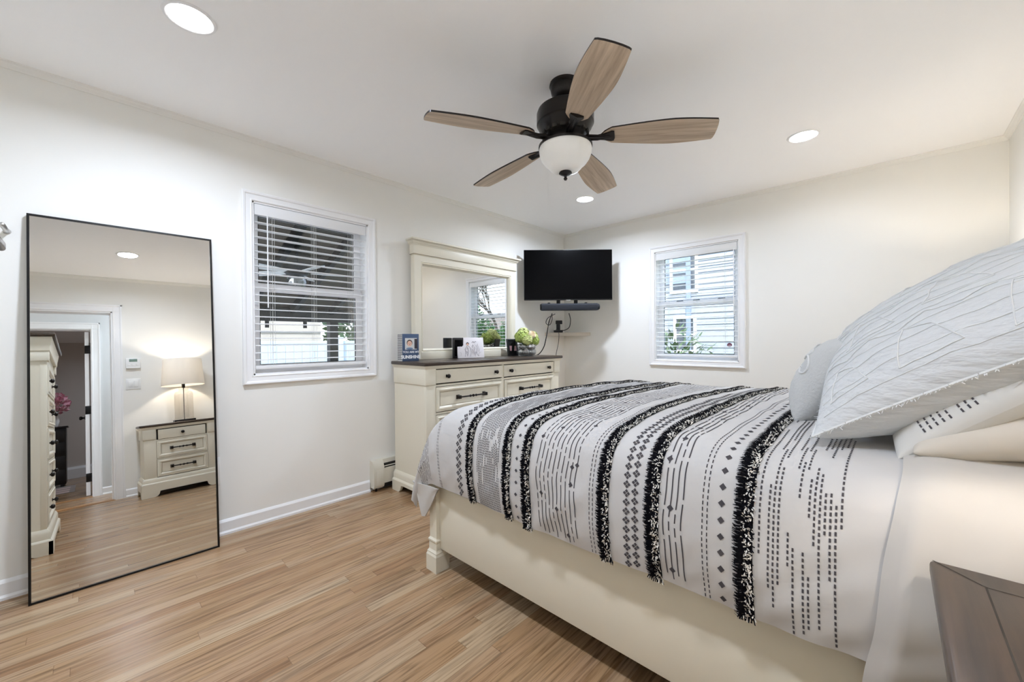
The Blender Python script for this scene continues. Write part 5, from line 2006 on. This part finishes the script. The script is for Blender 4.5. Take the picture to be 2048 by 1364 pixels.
pf = thing('patio_fan', 'dark patio ceiling fan with white blades outside the left window', 'ceiling fan', (-1.95, 1.64, 2.245))
MB().lathe([(0.0, 0.03), (0.06, 0.03), (0.06, -0.0), (0.03, -0.03), (0.012, -0.04), (0.012, -0.2), (0.0, -0.2)], 24).obj('canopy', M['patio_dark'], pf)
MB().lathe([(0.0, -0.19), (0.08, -0.2), (0.14, -0.23), (0.145, -0.29), (0.11, -0.33), (0.0, -0.34)], 32).obj('motor_housing', M['patio_dark'], pf)
MB().lathe([(0.0, -0.345), (0.07, -0.345), (0.10, -0.37), (0.105, -0.42), (0.08, -0.47), (0.04, -0.49), (0.0, -0.492)], 28).obj('light_globe', M['vase_glass'], pf)
for k in range(5):
    bl = MB().prism([(0.14, -0.03), (0.3, -0.06), (0.55, -0.065), (0.6, -0.04), (0.6, 0.04), (0.55, 0.065), (0.3, 0.06), (0.14, 0.03)], -0.004, 0.004, lambda x, y, z: (x, y, z))
    bl.obj('blade', M['vinyl'], pf, loc=(0, 0, -0.31), rot=(radians(12), 0, radians(75) + k * 2 * pi / 5))

st_ = thing('garage', 'tan stucco garage beyond the patio outside the left window', 'garage', (-6.6, 2.4, GZ))
MB().box(-3, 0, -3.4, 1.30, 0, 3.2).obj('wall', M['stucco'], st_, smooth=0)
MB().box(-0.02, 0.02, -3.4, 1.30, 1.70, 1.74).obj('band', M['concrete'], st_, smooth=0)
MB().add([(0.3, -3.7, 3.1), (0.3, 1.5, 3.1), (-1.5, 1.5, 4.3), (-1.5, -3.7, 4.3), (-3.3, -3.7, 3.1), (-3.3, 1.5, 3.1)], [(0, 1, 2, 3), (3, 2, 5, 4), (0, 3, 4), (1, 5, 2)]).obj('roof', M['shingle'], st_, smooth=0)
fe = thing('vinyl_fence', 'white vinyl fence below the tan garage outside the left window', 'fence', (-5.6, 2.5, GZ))
fpm = MB()
for k in range(48):
    fpm.box(-0.015, 0.015, -3.6 + k * 0.15, -3.6 + k * 0.15 + 0.146, 0.06, 1.46, 0.004)
fpm.obj('panel', M['fence'], fe, smooth=0)
fr_ = MB()
fr_.box(-0.03, 0.03, -3.6, 3.6, 1.46, 1.52, 0.004)
fr_.box(-0.03, 0.03, -3.6, 3.6, 0.0, 0.08, 0.004)
fr_.obj('rail', M['fence'], fe, smooth=0)
for k in range(4):
    MB().box(-0.06, 0.06, -3.6 + k * 2.4 - 0.06, -3.6 + k * 2.4 + 0.06, 0, 1.6, 0.005).obj('post', M['fence'], fe, smooth=0)


def leafy(mb, c, rad, n, size, seed, m=0, cone=False):
    r_ = random.Random(seed)
    for i in range(n):
        while True:
            p = Vector((r_.uniform(-1, 1), r_.uniform(-1, 1), r_.uniform(-1, 1)))
            if cone:
                h = (p.z + 1) / 2
                if Vector((p.x, p.y)).length <= min(1.0, 1.9 * (1 - h) ** 0.8): break
            elif p.length <= 1: break
        q = Vector((c[0] + p.x * rad[0], c[1] + p.y * rad[1], c[2] + p.z * rad[2]))
        d = Vector((r_.uniform(-1, 1), r_.uniform(-1, 1), r_.uniform(-0.6, 1))).normalized()
        e = d.cross(Vector((r_.uniform(-1, 1), r_.uniform(-1, 1), r_.uniform(-1, 1)))).normalized()
        s = size * r_.uniform(0.7, 1.3)
        mb.add([q, q + d * s * 0.5 + e * s * 0.28, q + d * s, q + d * s * 0.5 - e * s * 0.28], [(0, 1, 2, 3)], m)
    return mb


sb = thing('shrub', 'bright green tree beyond the fence outside the left window', 'tree', (-7.8, 5.2, GZ))
leafy(MB(), (0, 0, 1.8), (0.9, 0.9, 1.5), 900, 0.22, 4).obj('foliage', M['leaf_pale'], sb, smooth=0)
MB().tube([(0, 0, 0), (0, 0, 1.6)], 0.06, 8).obj('trunk', M['bark'], sb)

# ------------------------------------------------------------------ outside: neighbour house and garden (back window)
NY = 8.2
nh = thing('neighbour_house', 'pale grey clapboard neighbour house outside the right window', 'house', (-2.5, NY, GZ))
sd = MB()
x0_, x1_ = -6.0, 4.6
for k in range(48):
    z = k * 0.112
    sd.add([(x0_, -0.022, z), (x1_, -0.022, z), (x1_, 0.0, z + 0.114), (x0_, 0.0, z + 0.114), (x0_, 0.02, z), (x1_, 0.02, z)], [(0, 1, 2, 3), (0, 4, 5, 1)])
sd.box(x0_, x1_, 0.02, 5.0, 0, 5.4)
sd.obj('siding', M['siding'], nh, smooth=0)
pl_ = MB()
for k in range(7):
    z = 2.62 + k * 0.2
    pl_.add([(1.3, -0.045, z), (2.52, -0.045, z), (2.52, -0.03, z + 0.2), (1.3, -0.03, z + 0.2)], [(0, 1, 2, 3)])
pl_.box(1.28, 1.36, -0.055, -0.02, 2.6, 4.1)
pl_.box(2.47, 2.56, -0.055, -0.02, 0.6, 4.1)
pl_.obj('shingle_panel', M['siding_blue'], nh, smooth=0)


def nwin(xa, xb, za, zb2):
    w = MB()
    w.rect_sweep(xa, xb, za, zb2, [(0, 0.055), (0.05, 0.055), (0.055, 0.03)], lambda a, b, h: (a, -h - 0.005, b))
    w.box(xa + 0.04, xb - 0.04, -0.045, -0.03, (za + zb2) / 2 - 0.015, (za + zb2) / 2 + 0.015)
    wo_ = w.obj('window', M['vinyl'], nh, smooth=0)
    MB().box(xa + 0.05, xb - 0.05, -0.035, -0.028, za + 0.05, zb2 - 0.05).obj('pane', M['dark_pane'], wo_, smooth=0)


nwin(2.15, 2.69, 2.42, 3.34)
nwin(2.22, 2.66, 1.24, 1.96)
MB().add([(x0_ - 0.3, -0.4, 5.3), (x1_ + 0.3, -0.4, 5.3), (x1_ + 0.3, 2.5, 7.2), (x0_ - 0.3, 2.5, 7.2), (x1_ + 0.3, 5.4, 5.3), (x0_ - 0.3, 5.4, 5.3)], [(0, 1, 2, 3), (3, 2, 4, 5), (0, 3, 5), (1, 4, 2)]).obj('roof', M['shingle'], nh, smooth=0)

pb_ = thing('bush', 'leafy bush with long pointed leaves outside the right window', 'bush', (0.74, 5.6, GZ))
lm = MB()
r_ = random.Random(12)
for i in range(620):
    a = r_.uniform(0, 2 * pi); rr = 0.42 * r_.random() ** 0.5
    c = Vector((rr * cos(a), rr * sin(a), r_.uniform(0.8, 1.72) - rr * 0.75))
    d = Vector((cos(a) * r_.uniform(0.3, 1), sin(a) * r_.uniform(0.3, 1), r_.uniform(-0.5, 0.9))).normalized()
    e = d.cross(Vector((r_.uniform(-.4, .4), r_.uniform(-.4, .4), 1))).normalized()
    s = r_.uniform(0.12, 0.22)
    lm.add([c, c + d * s * 0.45 + e * s * 0.13, c + d * s, c + d * s * 0.45 - e * s * 0.13], [(0, 1, 2, 3)])
lm.obj('foliage', M['leaf_pale'], pb_, smooth=0)
st2 = MB()
for i in range(9):
    a = i * 0.7
    st2.tube([(0.03 * cos(a), 0.03 * sin(a), 0), (0.14 * cos(a), 0.14 * sin(a), 0.6), (0.28 * cos(a), 0.28 * sin(a), 1.1)], 0.012, 6)
st2.obj('stems', M['bark'], pb_)

for (x, y, h, r, lb) in ((4.98, 6.9, 2.32, 0.80, 'tall green evergreen in the garden seen in the dresser mirror'), (5.9, 9.2, 2.3, 0.75, 'rounder green evergreen behind the tall one seen in the dresser mirror')):
    ev = thing('evergreen', lb, 'tree', (x, y, GZ))
    leafy(MB(), (0, 0, h / 2 + 0.05), (r, r, h / 2), 9000, 0.10, int(x * 10), cone=True).obj('foliage', M['evergreen'], ev, smooth=0)
    MB().tube([(0, 0, 0), (0, 0, h * 0.9)], [0.06, 0.01], 8).obj('trunk', M['bark'], ev)
br_ = thing('bare_tree', 'leafless tree against the white sky seen in the dresser mirror', 'tree', (7.2, 10.2, GZ))
tr_ = MB()
rt = random.Random(77)


def branch(p, d, L_, r, dep):
    q = p + d * L_
    tr_.tube([tuple(p), tuple((p + q) / 2 + Vector((rt.uniform(-.05, .05), rt.uniform(-.05, .05), 0)) * L_), tuple(q)], [r, r * 0.85, r * 0.65], 5)
    if dep == 0: return
    for k in range(3 if dep > 1 else 4):
        nd = (d + Vector((rt.uniform(-.8, .8), rt.uniform(-.8, .8), rt.uniform(-.1, .6)))).normalized()
        branch(p + d * L_ * rt.uniform(0.55, 1.0), nd, L_ * rt.uniform(0.6, 0.8), r * 0.6, dep - 1)


branch(Vector((0, 0, 0)), Vector((0, 0, 1)), 1.7, 0.10, 6)
tr_.obj('branches', M['bark'], br_)
hs = thing('far_house', 'brown roofed house at the end of the garden seen in the dresser mirror', 'house', (10.2, 15.5, GZ))
MB().box(-3, 4, -1, 4, 0, 2.0).obj('wall', M['stucco'], hs, smooth=0)
MB().add([(-3.4, -1.3, 1.95), (4.4, -1.3, 1.95), (4.4, 1.5, 3.1), (-3.4, 1.5, 3.1), (4.4, 4.3, 1.95), (-3.4, 4.3, 1.95)], [(0, 1, 2, 3), (3, 2, 4, 5), (0, 3, 5), (1, 4, 2)]).obj('roof', M['shingle'], hs, smooth=0)

# round sticker on the back window pane
sk_ = thing('window_sticker', 'small round dark red sticker low on the right window pane', 'sticker', (1.826, D + 0.0865, 1.098))
d_ = MB(); disc(d_, 0, 0, 0.021, -0.0006, 0, n=24, th=0.0012)
d_.obj('disc', M['red'], sk_, smooth=0)
d_ = MB()
disc(d_, -0.006, 0, 0.0045, -0.0014, 0, n=12); disc(d_, 0.006, 0, 0.0045, -0.0014, 0, n=12)
d_.box(-0.016, 0.016, -0.0014, -0.0008, 0.008, 0.0105)
d_.obj('emblem', M['pink'], sk_, smooth=0)
